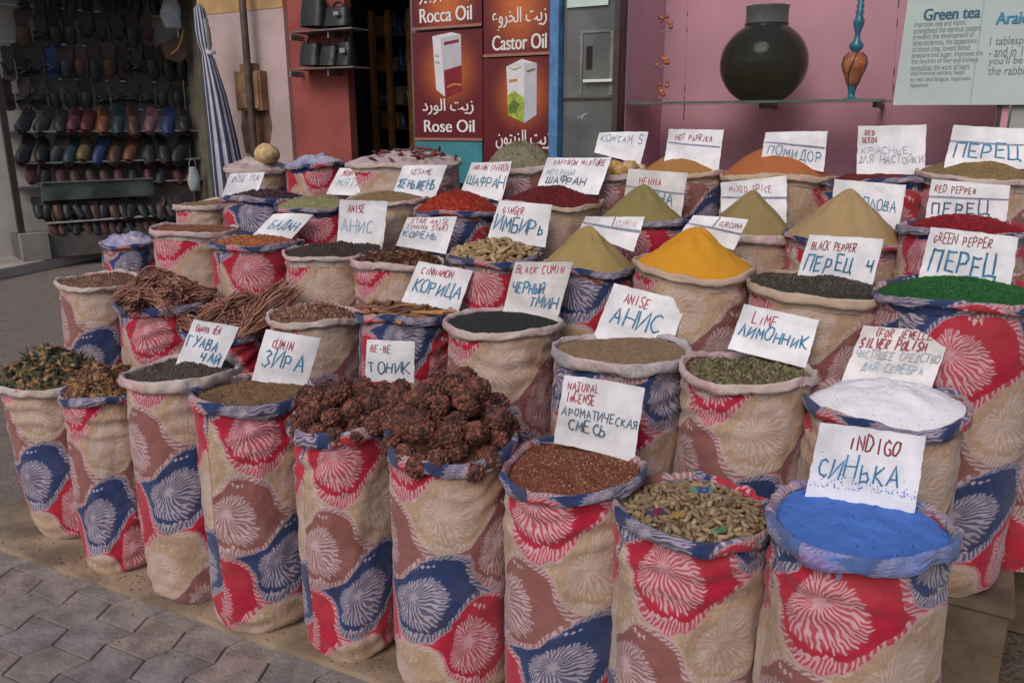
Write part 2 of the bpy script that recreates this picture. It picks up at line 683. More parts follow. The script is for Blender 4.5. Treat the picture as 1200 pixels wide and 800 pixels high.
class Sack:
    def __init__(s, key, cx, cy, w, dv, motif, du, dm, cuff, label, tilt=0.0, lean=0.0, sag=0.012):
        row = key[0]
        v = ROWV[row] + dv
        p = at_v(cx, cy, v)
        D = (p - CAM).dot(ray(cx, cy).normalized()) / ray(cx, cy).length
        s.key = key
        s.R = w * D / F_PX / 2 * (0.955 if row in 'AB' else 0.98)
        s.rim = p.z
        s.base = ROWZ[row]
        s.c = Vector((p.x, p.y, 0))
        s.H = s.rim - s.base
        s.phi = math.atan2(-p.y, -p.x)
        s.seed = sum(ord(ch) * 7.3 for ch in key) % 97
        r = random.Random(key)
        s.ph = [r.uniform(0, 6.28) for _ in range(10)]
        s.sag = sag
        s.tilt = tilt
        s.lean = lean
        s.label = label
        s0, t0 = MOTIF[motif]
        s.sv = t0 * PV - (0.092 + dm)
        s.su = s0 * PU - PK * t0 * PV + du
        s.cuff = cuff
        s.content = None
        s.ins = {'A': 0.013, 'B': 0.011}.get(row, 0.005)

    def rz(s, th):
        """height of the rim at bearing th (0 = towards the camera)"""
        return (s.rim + s.sag * (math.cos(th * 2 + s.ph[0]) * 0.6 + math.cos(th * 3 + s.ph[1]) * 0.45 + math.cos(th + s.ph[2]) * 0.7)
                + 0.007 * fbm(math.cos(th) * 2.2 + s.seed, math.sin(th) * 2.2, 1.7) - s.tilt * math.cos(th))

    def rr(s, th):
        return s.R * (1 + 0.025 * math.cos(2 * th + s.ph[3]) + 0.018 * math.cos(3 * th + s.ph[4]))

    def pt(s, th, r, z):
        f = s.phi + th
        k = s.lean * (1 - (z - s.base) / max(s.H, .1))
        return Vector((s.c.x + r * math.cos(f) + k, s.c.y + r * math.sin(f), z))

    def build(s):
        root = thing('spice_sack', s.label, 'sack', (s.c.x, s.c.y, s.base), 'printed sacks of the spice display')
        L = root.location
        NT, NZ = 96, 54
        near = s.key[0] in 'AB'
        if not near:
            NT, NZ = 72, 34
        m = MB()
        vs, uvs = [], []
        cufd = 0.05 + 0.012 * math.sin(s.ph[5])
        for k in range(NZ + 1):
            t = k / NZ
            for i in range(NT + 1):
                th = -math.pi + 2 * math.pi * i / NT
                R = s.rr(th)
                rz = s.rz(th) - 0.008
                z = s.base + (rz - s.base) * t
                d = (1 - t) * s.H                                    # distance below the rim
                h = t * s.H
                r = R * (0.975 + 0.028 * math.sin(math.pi * min(1, t * 1.02)) - 0.02 * t)
                r *= 1 - 0.13 * (max(0.0, 1 - h / 0.06)) ** 2.0
                cth, sth = math.cos(th), math.sin(th)
                # soft lumps of the filling, slack folds under the cuff and above the floor
                r += 0.008 * fbm(cth * 1.6 + s.seed, sth * 1.6, z * 4.5, 3)
                r += 0.0035 * fbm(cth * 5 + s.seed, sth * 5, z * 22, 2)
                fold = math.exp(-((d - 0.10) / 0.09) ** 2)
                r += 0.0075 * fold * math.sin(d * 95 + 2.2 * math.sin(th * 2 + s.ph[6]) + 1.3 * math.sin(th * 5 + s.ph[7])) * (0.5 + 0.5 * math.sin(th * 1.5 + s.ph[8]))
                low = math.exp(-(h / 0.10) ** 2)
                r += 0.006 * low * math.sin(h * 90 + 2 * math.sin(th * 3 + s.ph[9]))
                # vertical drag folds
                w = abs(math.sin(th * 3.5 + s.ph[2] + 0.5 * math.sin(z * 7 + s.ph[1]))) ** 6
                r += 0.007 * w * math.sin(math.pi * t) * (0.4 + 0.6 * math.sin(th + s.ph[5]) ** 2)
                if t > 0.97:
                    r -= 0.006
                vs.append(s.pt(th, r, z))
                uvs.append((s.su + th * 0.215, s.sv + d + 0.0))
        fs, fu = [], []
        for k in range(NZ):
            for i in range(NT):
                a = k * (NT + 1) + i
                q = (a, a + 1, a + NT + 2, a + NT + 1)
                fs.append(q)
                fu.append([uvs[j] for j in q])
        m.add(vs, fs, 0, True, fu)
        b = [s.pt(-math.pi + 2 * math.pi * i / NT, s.R * .77, s.base + 0.002) for i in range(NT)]
        m.build('bag', CLOTH, root, L)
        # the turned-down cuff
        m = MB()
        prof0 = [(-0.020, -0.075, -0.07), (-0.014, -0.018, -0.02), (-0.009, -0.001, 0.0), (-0.002, 0.005, 0.009), (0.004, 0.003, 0.016), (0.0075, -0.006, 0.028), (0.0085, -0.020, 0.04), (0.0080, -0.034, 0.052), (0.001, -0.037, 0.061)]
        vs, uvs = [], []
        cs = {'A': 0.95, 'B': 0.75}.get(s.key[0], 0.62)
        for i in range(NT + 1):
            th = -math.pi + 2 * math.pi * i / NT
            c, sn = math.cos(th), math.sin(th)
            k1 = 1 + 0.35 * fbm(c * 1.5 + s.seed + 9, sn * 1.5, 4)
            k2 = (cufd / 0.05) * (1 + 0.5 * fbm(c * 1.8 + s.seed + 31, sn * 1.8, 2))
            for j, (dr, dz, l) in enumerate(prof0):
                wob = 0.008 * fbm(c * 4.5 + s.seed, sn * 4.5, j * 0.45, 3) + 0.0065 * fbm(c * 11 + s.seed, sn * 11, j * 0.5, 2) + 0.0022 * math.sin(th * 17 + 2 * math.sin(th * 3 + s.ph[3]) + j * 0.8 + s.ph[7]) * (j > 3)
                r = s.rr(th) + (dr * cs * (k1 if j > 3 else 1)) + wob * cs
                z = s.rz(th) + (dz * cs * (k2 if j > 4 else 1)) + wob * 0.6
                vs.append(s.pt(th, r, z))
                uvs.append((PU - PK * 1.5 * PV + th * 0.215 + 0.20 * math.sin(s.ph[6]), 1.5 * PV + l - 0.03) if s.cuff != 'W' else (s.su + th * 0.215 + 0.11, s.sv - l + 0.05))
        P = len(prof0)
        fs, fu = [], []
        for i in range(NT):
            for j in range(P - 1):
                a = i * P + j
                q = (a, a + P, a + P + 1, a + 1)
                fs.append(q)
                fu.append([uvs[k] for k in q])
        m.add(vs, fs, 0, True, fu)
        m.build('rolled_cuff', {'P': CUFF, 'W': CUFF_W, 'T': PALE_TAN, 'I': CUFF_I}[s.cuff], root, L)
        return root

    # ---- contents
    def heap_z(s, x, y):
        dx, dy = x - s.c.x, y - s.c.y
        ro = math.hypot(dx, dy)
        th = math.atan2(dy, dx) - s.phi
        rmax = s.rr(th) - s.ins
        q = ro / rmax
        if q > 1.0:
            return None
        return s.surf(th, q)

    def surf(s, th, q):
        kind, h, lvl, rough = s.shape
        edge = s.rz(th) + lvl
        z = s.rim + lvl + (edge - s.rim - lvl) * q ** 3
        if kind == 'dome':
            z += h * (1 - q * q)
        elif kind == 'cone':
            z += h * (math.sqrt(1 + 0.006) - math.sqrt(q * q + 0.006)) / (math.sqrt(1.006) - math.sqrt(0.006))
        elif kind == 'bowl':
            z += -h * (1 - q ** 3)
        c, sn = math.cos(th) * q, math.sin(th) * q
        if kind == 'cone':
            z += 0.020 * fbm(math.cos(th) * 1.3 + s.seed, math.sin(th) * 1.3, q * 1.2, 3) * q * (1 - q) * 4 + 0.004 * fbm(math.cos(th) * 6 + s.seed, math.sin(th) * 6, q * 2, 2) * q * (1 - q) * 4
        z += rough * fbm(c * 3.0 + s.seed, sn * 3.0, 7.1, 4) * (1 - 0.5 * q * q)
        z += rough * 0.25 * fbm(c * 16 + s.seed, sn * 16, 3.1, 3)
        return z

    def fill(s, kind, h, lvl, rough, mats, label, cat, name, grains=None, group=None, base_kind=None):
        """mats[0] is the heap's surface, the others its loose grains"""
        s.shape = (kind, h, lvl, rough)
        m = MB()
        NR, NT = 26, 64
        vs = [s.pt(0, 0, s.surf(0, 0))]
        for i in range(1, NR + 1):
            q = i / NR
            for k in range(NT):
                th = 2 * math.pi * k / NT
                vs.append(s.pt(th, q * (s.rr(th) - s.ins), s.surf(th, q)))
        fs = [(0, 1 + k, 1 + (k + 1) % NT) for k in range(NT)]
        for i in range(NR - 1):
            for k in range(NT):
                a = 1 + i * NT
                k2 = (k + 1) % NT
                fs.append((a + k, a + NT + k, a + NT + k2, a + k2))
        m.add(vs, fs, 0, True)
        if grains:
            scatter(s, m, grains, len(mats) - 1)
        loc = (s.c.x, s.c.y, s.rim)
        o = m.build(name, mats, None, loc)
        if label:
            tag(o, label, cat, group, base_kind)
        s.heap = o
        return o


OCT_V = np.array([(1, 0, 0), (-1, 0, 0), (0, 1, 0), (0, -1, 0), (0, 0, 1), (0, 0, -1)], float)
OCT_F = np.array([(0, 2, 4), (2, 1, 4), (1, 3, 4), (3, 0, 4), (2, 0, 5), (1, 2, 5), (3, 1, 5), (0, 3, 5)])


def rand_rots(rs, n):
    q = rs.normal(size=(n, 4))
    q /= np.linalg.norm(q, axis=1, keepdims=True)
    w, x, y, z = q.T
    return np.stack([1 - 2 * (y * y + z * z), 2 * (x * y - z * w), 2 * (x * z + y * w),
                     2 * (x * y + z * w), 1 - 2 * (x * x + z * z), 2 * (y * z - x * w),
                     2 * (x * z - y * w), 2 * (y * z + x * w), 1 - 2 * (x * x + y * y)], 1).reshape(n, 3, 3)


def scatter(s, m, spec, nm):
    """spec = (count, (sx, sy, sz) half sizes, size jitter)"""
    n, size, jit = spec[:3]
    rs = np.random.RandomState(int(s.seed * 10) + 3)
    qs = np.sqrt(rs.uniform(0, 0.97, n))
    th = rs.uniform(-math.pi, math.pi, n)
    P = np.array([tuple(s.pt(t, q * (s.rr(t) - 0.018), s.surf(t, q))) for t, q in zip(th, qs)])
    P[:, 2] += size[2] * 0.25
    Rm = rand_rots(rs, n)
    if len(spec) > 3 and spec[3] == 'flat':            # lying flat rather than tumbled
        a = rs.uniform(0, 6.28, n)
        c, q, o, z = np.cos(a), np.sin(a), np.ones(n), np.zeros(n)
        tl = rs.normal(0, 0.35, n)
        ct, stt = np.cos(tl), np.sin(tl)
        Rm = np.stack([c * ct, -q, c * stt, q * ct, c, q * stt, -stt, z, ct], 1).reshape(n, 3, 3)
    sc = (1 + rs.uniform(-jit, jit, n))[:, None, None]
    V = OCT_V[None] * np.array(size)[None, None] * sc
    V = np.einsum('nij,nkj->nki', Rm, V) + P[:, None, :]
    Fc = OCT_F[None] + (np.arange(n) * 6)[:, None, None]
    mi = np.repeat(rs.randint(1, nm + 1, n), 8)
    m.np_add(V.reshape(-1, 3), Fc.reshape(-1, 3), mi.tolist(), True)


SACKS = {}


def sack(key, *a, **k):
    s = Sack(key, *a, **k)
    SACKS[key] = s
    s.build()
    return s


# key, rim centre and width, row offset, motif at the front, its shift, cuff (P printed, W plain pale, T tan)
sack('A1', 60, 440, 114, -0.06, 'T', 0.05, -0.03, 'W', 'tan sack of dried flowers with a crumpled pale cuff, at the road end', lean=0.06)
sack('A2', 124, 456, 100, -0.13, 'T', -0.01, 0.06, 'P', 'narrow front row sack of orange herbs whose cuff is blue and pink', lean=0.0)
sack('A3', 212, 432, 134, -0.09, 'T', -0.08, -0.02, 'W', 'tan sack with a smooth pale cuff holding dark guava tea', lean=0.0)
sack('A4', 296, 455, 142, -0.09, 'R', -0.03, -0.02, 'P', 'front row sack of cumin, red motif under its blue and pink cuff')
sack('A5', 404, 487, 128, -0.07, 'R', 0.0, -0.02, 'P', 'slim sack of brown cones beside the wide cone sack', sag=0.006)
sack('A6', 531, 503, 158, -0.05, 'T', -0.02, 0.04, 'P', 'wide sack overflowing with brown cones, its cuff dipping in front', tilt=0.022, sag=0.02)
sack('A7', 672, 545, 176, -0.02, 'R', 0.06, -0.06, 'P', 'sack of red brown natural incense with a printed cuff')
sack('A8', 810, 592, 187, -0.04, 'R', 0.01, 0.0, 'P', 'sack brimming with tan seed pods, between the incense and the indigo')
sack('A9', 1007, 605, 218, -0.02, 'R', 0.01, 0.04, 'I', 'wide front corner sack full of bright blue indigo, blue dust on its cuff', sag=0.008)
sack('B1', 116, 328, 96, 0.05, 'T', -0.02, -0.06, 'W', 'tan sack of brown chips nearest the road in the second row', tilt=0.012)
sack('B2', 192, 352, 108, 0.0, 'R', 0.04, 0.0, 'P', 'red printed sack under the first heap of brown roots')
sack('B3', 268, 382, 110, 0.0, 'R', 0.0, 0.02, 'P', 'sack mostly hidden behind the guava tea card and under spilling roots')
sack('B4', 370, 368, 114, 0.02, 'T', -0.06, -0.03, 'W', 'tan sack of curly root shavings behind the cumin card')
sack('B5', 474, 364, 112, 0.02, 'N', -0.03, -0.04, 'P', 'blue and red printed sack of cinnamon sticks')
sack('B6', 591, 375, 143, 0.0, 'T', -0.02, 0.0, 'W', 'sack of black cumin seed with a thin pale cuff', sag=0.006)
sack('B7', 728, 407, 163, -0.02, 'R', 0.06, 0.12, 'W', 'sack of level tan anise seed with a pale cuff', sag=0.006)
sack('B8', 877, 430, 161, 0.0, 'T', -0.1, 0.02, 'W', 'sack of dried lime leaf with a pale cuff')
sack('B9', 1038, 468, 180, -0.02, 'R', 0.02, -0.10, 'P', 'sack of white silver polish powder with a blue and pink cuff')
sack('C1', 152, 284, 66, 0.25, 'N', 0.0, 0.0, 'P', 'small blue and red sack beyond the brown chip sack')
sack('C2', 230, 267, 102, 0.0, 'T', -0.04, 0.08, 'W', 'tan sack of reddish brown bits with a sagging pale cuff', tilt=-0.01)
sack('C3', 302, 282, 110, -0.02, 'R', 0.0, 0.0, 'P', 'blue cuffed sack of chopped orange red chips')
sack('C4', 390, 292, 117, 0.0, 'T', 0.0, 0.02, 'W', 'pale wrinkled sack of dark cloves')
sack('C5', 466, 303, 110, 0.0, 'T', -0.03, 0.04, 'W', 'pale wrinkled sack of star anise')
sack('C6', 578, 298, 114, 0.0, 'R', 0.02, -0.03, 'P', 'sack of ginger pieces with a red feathered flower on it')
sack('C7', 688, 308, 116, 0.02, 'N', 0.0, -0.06, 'P', 'blue printed sack under the mustard coloured powder cone')
sack('C8', 813, 308, 145, 0.0, 'T', 0.02, 0.0, 'T', 'tan sack under the bright yellow turmeric cone')
sack('C9', 958, 333, 157, -0.01, 'T', 0.0, -0.02, 'T', 'broad tan sack of black peppercorns')
sack('C10', 1125, 340, 180, -0.04, 'R', -0.05, 0.07, 'P', 'tall sack of green peppercorns with a huge red motif')
sack('D1', 240, 238, 68, 0.15, 'T', 0.0, 0.0, 'W', 'plain pinkish small sack of tan chips beside the closed parasol')
sack('D2', 308, 230, 95, 0.0, 'N', 0.02, -0.03, 'P', 'blue cuffed sack of dark purple buds')
sack('D3', 370, 239, 92, 0.0, 'R', -0.03, -0.04, 'P', 'red and blue sack of pale green leaf')
sack('D4', 453, 232, 96, 0.0, 'T', 0.0, 0.0, 'W', 'tan sack of light brown seed in the fourth row')
sack('D5', 535, 243, 104, 0.0, 'N', 0.03, -0.03, 'P', 'blue and white cuffed sack of scarlet threads')
sack('D6', 645, 236, 122, 0.0, 'T', 0.0, 0.0, 'T', 'tan sack of dark crimson threads')
sack('D7', 752, 257, 112, 0.02, 'R', 0.02, -0.04, 'P', 'reddish sack under the olive henna cone')
sack('D8', 878, 268, 112, 0.04, 'T', 0.0, 0.02, 'W', 'sack under the brownish mixed spice cone')
sack('D9', 990, 275, 132, 0.0, 'R', 0.02, -0.05, 'P', 'red and blue sack under the pale tan cone')
sack('D10', 1128, 264, 140, 0.0, 'R', 0.06, -0.03, 'P', 'sack of red peppercorns with a pink and blue cuff')
sack('E1', 300, 196, 74, 0.05, 'T', 0.0, 0.0, 'W', 'pale closed sack with a round yellow stone on top')
sack('E2', 371, 192, 72, 0.0, 'R', -0.05, -0.08, 'P', 'red and blue closed sack in the last row')
sack('E3', 474, 189, 134, 0.0, 'T', 0.0, 0.0, 'W', 'pale sack with red dried pods on its folded top')
sack('E4', 610, 194, 90, 0.02, 'M', 0.0, -0.05, 'W', 'sack behind the saffron card holding a grey green herb mound')
sack('E5', 712, 202, 98, 0.0, 'M', 0.0, -0.06, 'W', 'sack holding yellow resin lumps')
sack('E6', 800, 203, 98, 0.0, 'M', 0.02, -0.04, 'T', 'sack of ochre hot paprika in the last row')
sack('E7', 910, 205, 124, 0.0, 'T', 0.0, 0.06, 'T', 'tan sack of orange red powder in the last row')
sack('E8', 1026, 209, 122, 0.0, 'N', 0.03, -0.05, 'P', 'blue and red cuffed sack under the leaning RED SEEDS card')
sack('E9', 1152, 203, 140, 0.0, 'T', 0.0, 0.0, 'W', 'wide pale sack of brown grain in the last row under a ПЕРЕЦ card')
S2 = Sack('C11', 1232, 330, 120, 0.2, 'N', 0.0, 0.0, 'P', 'red and blue sack cut off by the edge of the view beside the green peppercorns')
SACKS['C11'] = S2
S2.build()

# ------------------------------------------------------------------ spices
def G(name, *cols, scale=140.0, bmp=0.6, dist=0.004, fine=0.35):
    return mat_grain(name, list(cols), scale, bmp, dist, fine=fine)


def P(name, col, var=0.3, rough=0.8):
    return mat_plain(name, col, rough, var, 40)


K = SACKS
M_ROOT = P('root_brown', (0.29, 0.130, 0.09)); M_ROOT2 = P('root_tan', (0.40, 0.205, 0.14)); M_ROOT3 = P('root_dark', (0.15, 0.062, 0.046))
M_LEAF = P('dry_leaf_green', (0.085, 0.085, 0.045)); M_LEAF2 = P('dry_leaf_dark', (0.035, 0.045, 0.034)); M_STRAW = P('straw', (0.30, 0.20, 0.10)); M_OR = P('dried_petal_orange', (0.26, 0.115, 0.045))

K['A1'].fill('dome', 0.11, -0.01, 0.05, [G('mixed_flowers', (0.12, 0.08, 0.035), (0.05, 0.055, 0.03), (0.25, 0.16, 0.07), scale=60), M_LEAF2, M_STRAW, M_OR, M_LEAF], 'heap of mixed dried flowers, dark green and straw coloured, spilling from the tan sack', 'dried flowers', 'dried_flower_heap', (620, (0.028, 0.010, 0.005), 0.6))
K['A2'].fill('dome', 0.09, -0.01, 0.045, [G('orange_herb', (0.20, 0.10, 0.04), (0.08, 0.05, 0.03), (0.32, 0.17, 0.06), scale=70), M_OR, M_STRAW, M_ROOT3, M_ROOT3], 'heap of orange brown dried herb in the narrow front sack', 'dried herb', 'dried_herb_heap', (520, (0.024, 0.007, 0.004), 0.6))
K['A3'].fill('dome', 0.03, -0.012, 0.012, [G('dark_tea', (0.075, 0.055, 0.045), (0.045, 0.035, 0.03), (0.13, 0.10, 0.08)), P('tea_a', (0.07, 0.052, 0.042)), P('tea_b', (0.115, 0.088, 0.07))], 'dark grey brown guava tea mounded in a pale cuffed sack', 'tea', 'tea_heap', (2600, (0.005, 0.003, 0.002), 0.5))
K['A4'].fill('dome', 0.012, -0.02, 0.008, [G('cumin_seed', (0.22, 0.15, 0.075), (0.15, 0.10, 0.05), (0.26, 0.12, 0.06)), P('cumin_a', (0.23, 0.155, 0.08)), P('cumin_b', (0.14, 0.10, 0.055)), P('cumin_c', (0.26, 0.11, 0.06))], 'level brown cumin seed behind the blue and pink cuff', 'spice', 'cumin_heap', (2600, (0.005, 0.0018, 0.0018), 0.4))
M_CONEBED = G('cone_bed', (0.07, 0.03, 0.02), (0.04, 0.02, 0.015), scale=60)
K['A5'].fill('dome', 0.06, -0.03, 0.01, [M_CONEBED], 'dark crumbs under the cones of the slim sack', 'crumbs', 'crumb_heap', base_kind='stuff')
K['A6'].fill('dome', 0.09, -0.03, 0.01, [M_CONEBED], 'dark crumbs under the cones of the wide sack', 'crumbs', 'crumb_heap', base_kind='stuff')
K['A7'].fill('dome', 0.022, -0.018, 0.010, [G('incense_mix', (0.20, 0.062, 0.032), (0.15, 0.045, 0.028), (0.26, 0.11, 0.05), scale=200), P('incense_a', (0.21, 0.07, 0.035)), P('incense_b', (0.13, 0.045, 0.03)), P('incense_c', (0.33, 0.18, 0.09)), P('incense_d', (0.18, 0.055, 0.03))], 'coarse red brown natural incense filling its sack', 'incense', 'incense_heap', (3200, (0.0038, 0.003, 0.002), 0.7))
K['A8'].fill('dome', 0.018, -0.022, 0.010, [G('pod_bed', (0.17, 0.12, 0.07), (0.11, 0.075, 0.045), (0.22, 0.16, 0.10), scale=75), P('pod_crumb', (0.20, 0.14, 0.08))], 'broken pods and dust lying under the tan seed pods', 'crumbs', 'pod_crumb_heap', (500, (0.010, 0.004, 0.004), 0.4), base_kind='stuff')
M_INDIGO = mat_grain('indigo_powder', [(0.068, 0.165, 0.50), (0.080, 0.185, 0.54)], 420, 0.5, 0.003, fine=0.15)
K['A9'].fill('bowl', 0.006, -0.016, 0.011, [M_INDIGO, M_INDIGO], 'bright blue indigo powder with a scuffed surface', 'powder', 'indigo_heap', (70, (0.006, 0.005, 0.003), 0.6))
K['B1'].fill('dome', 0.03, -0.012, 0.012, [G('brown_chip', (0.20, 0.13, 0.08), (0.13, 0.085, 0.055)), M_ROOT, M_ROOT3], 'brown bark chips in the sack nearest the road', 'spice', 'chip_heap', (900, (0.009, 0.004, 0.002), 0.5))
K['B2'].fill('dome', 0.06, -0.02, 0.012, [G('root_bed', (0.17, 0.09, 0.05), (0.11, 0.06, 0.035))], 'root crumbs lying under the first heap of roots', 'crumbs', 'crumb_heap', base_kind='stuff')
K['B3'].fill('dome', 0.06, -0.02, 0.012, [bpy.data.materials['root_bed']], 'root crumbs lying under the roots behind the guava tea card', 'crumbs', 'crumb_heap', base_kind='stuff')
K['B4'].fill('dome', 0.05, -0.02, 0.015, [bpy.data.materials['root_bed'], M_ROOT, M_ROOT2, M_ROOT3], 'curly reddish brown root shavings in a tan sack', 'roots', 'root_shaving_heap', (1100, (0.016, 0.0035, 0.0025), 0.5))
K['B5'].fill('dome', 0.02, -0.02, 0.012, [G('cinnamon_bed', (0.22, 0.10, 0.05), (0.15, 0.07, 0.04)), M_ROOT], 'cinnamon crumbs lying under the cinnamon sticks', 'crumbs', 'crumb_heap', (200, (0.012, 0.005, 0.003), 0.5), base_kind='stuff')
K['B6'].fill('dome', 0.022, -0.010, 0.004, [G('black_seed', (0.022, 0.022, 0.022), (0.034, 0.034, 0.032), scale=300, fine=0.1), P('black_seed_a', (0.03, 0.03, 0.029))], 'fine black cumin seed', 'spice', 'black_cumin_heap', (2500, (0.0028, 0.002, 0.002), 0.3))
K['B7'].fill('dome', 0.020, -0.014, 0.005, [G('anise_seed', (0.27, 0.175, 0.10), (0.21, 0.135, 0.08), (0.32, 0.22, 0.13), scale=260, fine=0.15), P('anise_a', (0.27, 0.18, 0.105)), P('anise_b', (0.20, 0.13, 0.08))], 'level tan anise seed', 'spice', 'anise_heap', (3000, (0.003, 0.0016, 0.0016), 0.3))
K['B8'].fill('dome', 0.022, -0.022, 0.012, [G('lime_leaf', (0.17, 0.125, 0.06), (0.10, 0.08, 0.04), (0.24, 0.18, 0.10), scale=110), P('lime_a', (0.24, 0.17, 0.095)), P('lime_b', (0.12, 0.105, 0.045)), P('lime_c', (0.075, 0.06, 0.035)), P('lime_d', (0.20, 0.19, 0.085))], 'mixed brown and green dried lime leaf and peel', 'spice', 'dried_lime_heap', (1600, (0.011, 0.004, 0.003), 0.6))
M_WHITE = mat_grain('white_powder', [(0.72, 0.70, 0.72), (0.78, 0.76, 0.78)], 300, 0.4, 0.004, fine=0.10)
K['B9'].fill('dome', 0.050, -0.008, 0.012, [M_WHITE, M_WHITE], 'lumpy white silver polish powder', 'powder', 'white_powder_heap', (50, (0.006, 0.005, 0.003), 0.6))
K['C2'].fill('dome', 0.02, -0.012, 0.008, [G('red_brown_bit', (0.26, 0.10, 0.055), (0.17, 0.075, 0.045)), P('rb_bit', (0.24, 0.09, 0.05))], 'reddish brown bits in the sagging tan sack', 'spice', 'spice_heap', (600, (0.008, 0.004, 0.002), 0.5))
K['C3'].fill('dome', 0.03, -0.014, 0.010, [G('orange_chip', (0.36, 0.10, 0.04), (0.26, 0.065, 0.03), (0.42, 0.16, 0.06)), P('orange_chip_a', (0.42, 0.13, 0.045)), P('orange_chip_b', (0.30, 0.07, 0.03)), P('orange_chip_c', (0.38, 0.19, 0.08))], 'chopped orange red chips behind a blue cuff', 'spice', 'orange_chip_heap', (1000, (0.008, 0.005, 0.003), 0.5))
K['C4'].fill('dome', 0.035, -0.012, 0.010, [G('clove', (0.065, 0.042, 0.034), (0.04, 0.028, 0.025)), P('clove_a', (0.07, 0.045, 0.035)), P('clove_b', (0.042, 0.03, 0.026))], 'dark brown cloves in the pale wrinkled sack', 'spice', 'clove_heap', (1300, (0.008, 0.003, 0.003), 0.4))
K['C5'].fill('dome', 0.03, -0.018, 0.010, [G('star_bed', (0.12, 0.06, 0.035), (0.08, 0.04, 0.028), scale=70)], 'star anise crumbs lying under the brown stars', 'crumbs', 'crumb_heap', base_kind='stuff')
K['C6'].fill('dome', 0.055, -0.02, 0.012, [G('ginger_bed', (0.22, 0.145, 0.07), (0.15, 0.10, 0.05), scale=60)], 'ginger dust lying under the ginger pieces', 'crumbs', 'crumb_heap', base_kind='stuff')


def powder(name, a, b):
    return mat_grain(name, [a, b], 420, 0.35, 0.003, fine=0.14)


K['C7'].fill('cone', 0.150, -0.006, 0.006, [powder('cumin_powder', (0.33, 0.235, 0.095), (0.30, 0.215, 0.085))], 'smooth mustard brown ground cumin piled in a cone', 'powder', 'powder_cone')
K['C8'].fill('cone', 0.145, -0.012, 0.010, [powder('turmeric_powder', (0.60, 0.27, 0.022), (0.56, 0.245, 0.018))], 'bright yellow orange turmeric piled in a cone', 'powder', 'powder_cone')
K['C9'].fill('dome', 0.035, -0.012, 0.006, [G('peppercorn_bed', (0.06, 0.05, 0.038), (0.035, 0.03, 0.025), scale=170), P('pepper_a', (0.065, 0.052, 0.038)), P('pepper_b', (0.11, 0.09, 0.065)), P('pepper_c', (0.03, 0.027, 0.023))], 'dark black peppercorns in the broad tan sack', 'spice', 'black_peppercorn_heap', (3400, (0.0036, 0.0036, 0.0034), 0.25))
K['C10'].fill('dome', 0.045, -0.012, 0.006, [G('green_pepper_bed', (0.02, 0.105, 0.022), (0.012, 0.065, 0.015), scale=170), P('green_pepper_a', (0.022, 0.14, 0.028)), P('green_pepper_b', (0.014, 0.085, 0.018))], 'vivid green peppercorns heaped in the tall sack', 'spice', 'green_peppercorn_heap', (3600, (0.0038, 0.0038, 0.0036), 0.25))
K['D1'].fill('dome', 0.02, -0.01, 0.008, [G('tan_chip', (0.24, 0.16, 0.09), (0.17, 0.11, 0.065))], 'tan chips in the small pinkish sack', 'spice', 'spice_heap')
K['D2'].fill('dome', 0.035, -0.008, 0.014, [G('purple_bud', (0.055, 0.028, 0.032), (0.035, 0.02, 0.024), scale=80), P('bud_a', (0.07, 0.035, 0.038)), P('bud_b', (0.035, 0.02, 0.026))], 'dark purple dried buds in the blue cuffed sack', 'spice', 'dried_bud_heap', (700, (0.010, 0.007, 0.006), 0.5))
K['D3'].fill('dome', 0.045, -0.008, 0.010, [G('pale_leaf', (0.25, 0.235, 0.115), (0.19, 0.18, 0.085), (0.30, 0.28, 0.16)), P('pale_leaf_a', (0.27, 0.255, 0.13))], 'pale green crumbled leaf', 'dried herb', 'leaf_heap', (700, (0.009, 0.005, 0.0015), 0.5))
K['D4'].fill('dome', 0.04, -0.010, 0.006, [G('light_seed', (0.25, 0.155, 0.075), (0.20, 0.125, 0.06)), P('light_seed_a', (0.26, 0.165, 0.085))], 'light brown seed in the tan fourth row sack', 'spice', 'seed_heap', (1000, (0.004, 0.003, 0.003), 0.3))
K['D5'].fill('dome', 0.085, -0.010, 0.012, [G('scarlet_thread', (0.30, 0.025, 0.012), (0.21, 0.014, 0.010), (0.38, 0.07, 0.02)), P('scarlet_a', (0.36, 0.035, 0.015)), P('scarlet_b', (0.22, 0.012, 0.010))], 'scarlet safflower threads heaped above a blue and white cuff', 'spice', 'safflower_heap', (2200, (0.008, 0.0016, 0.0016), 0.4))
K['D6'].fill('dome', 0.075, -0.010, 0.010, [G('crimson_thread', (0.13, 0.012, 0.014), (0.085, 0.009, 0.012), (0.18, 0.02, 0.02)), P('crimson_a', (0.15, 0.014, 0.016)), P('crimson_b', (0.08, 0.009, 0.012))], 'dark crimson saffron mixture heaped in the tan sack', 'spice', 'saffron_heap', (2200, (0.007, 0.0016, 0.0016), 0.4))
K['D7'].fill('cone', 0.160, -0.010, 0.006, [powder('henna_powder', (0.23, 0.185, 0.072), (0.21, 0.17, 0.065))], 'olive green henna powder piled in a cone', 'powder', 'powder_cone')
K['D8'].fill('cone', 0.165, -0.012, 0.006, [powder('mixed_spice_powder', (0.27, 0.19, 0.085), (0.25, 0.175, 0.078))], 'brownish olive mixed spice piled in a cone', 'powder', 'powder_cone')
K['D9'].fill('cone', 0.180, -0.008, 0.006, [powder('pale_spice_powder', (0.37, 0.25, 0.125), (0.345, 0.235, 0.115))], 'pale tan powder piled in a tall cone', 'powder', 'powder_cone')
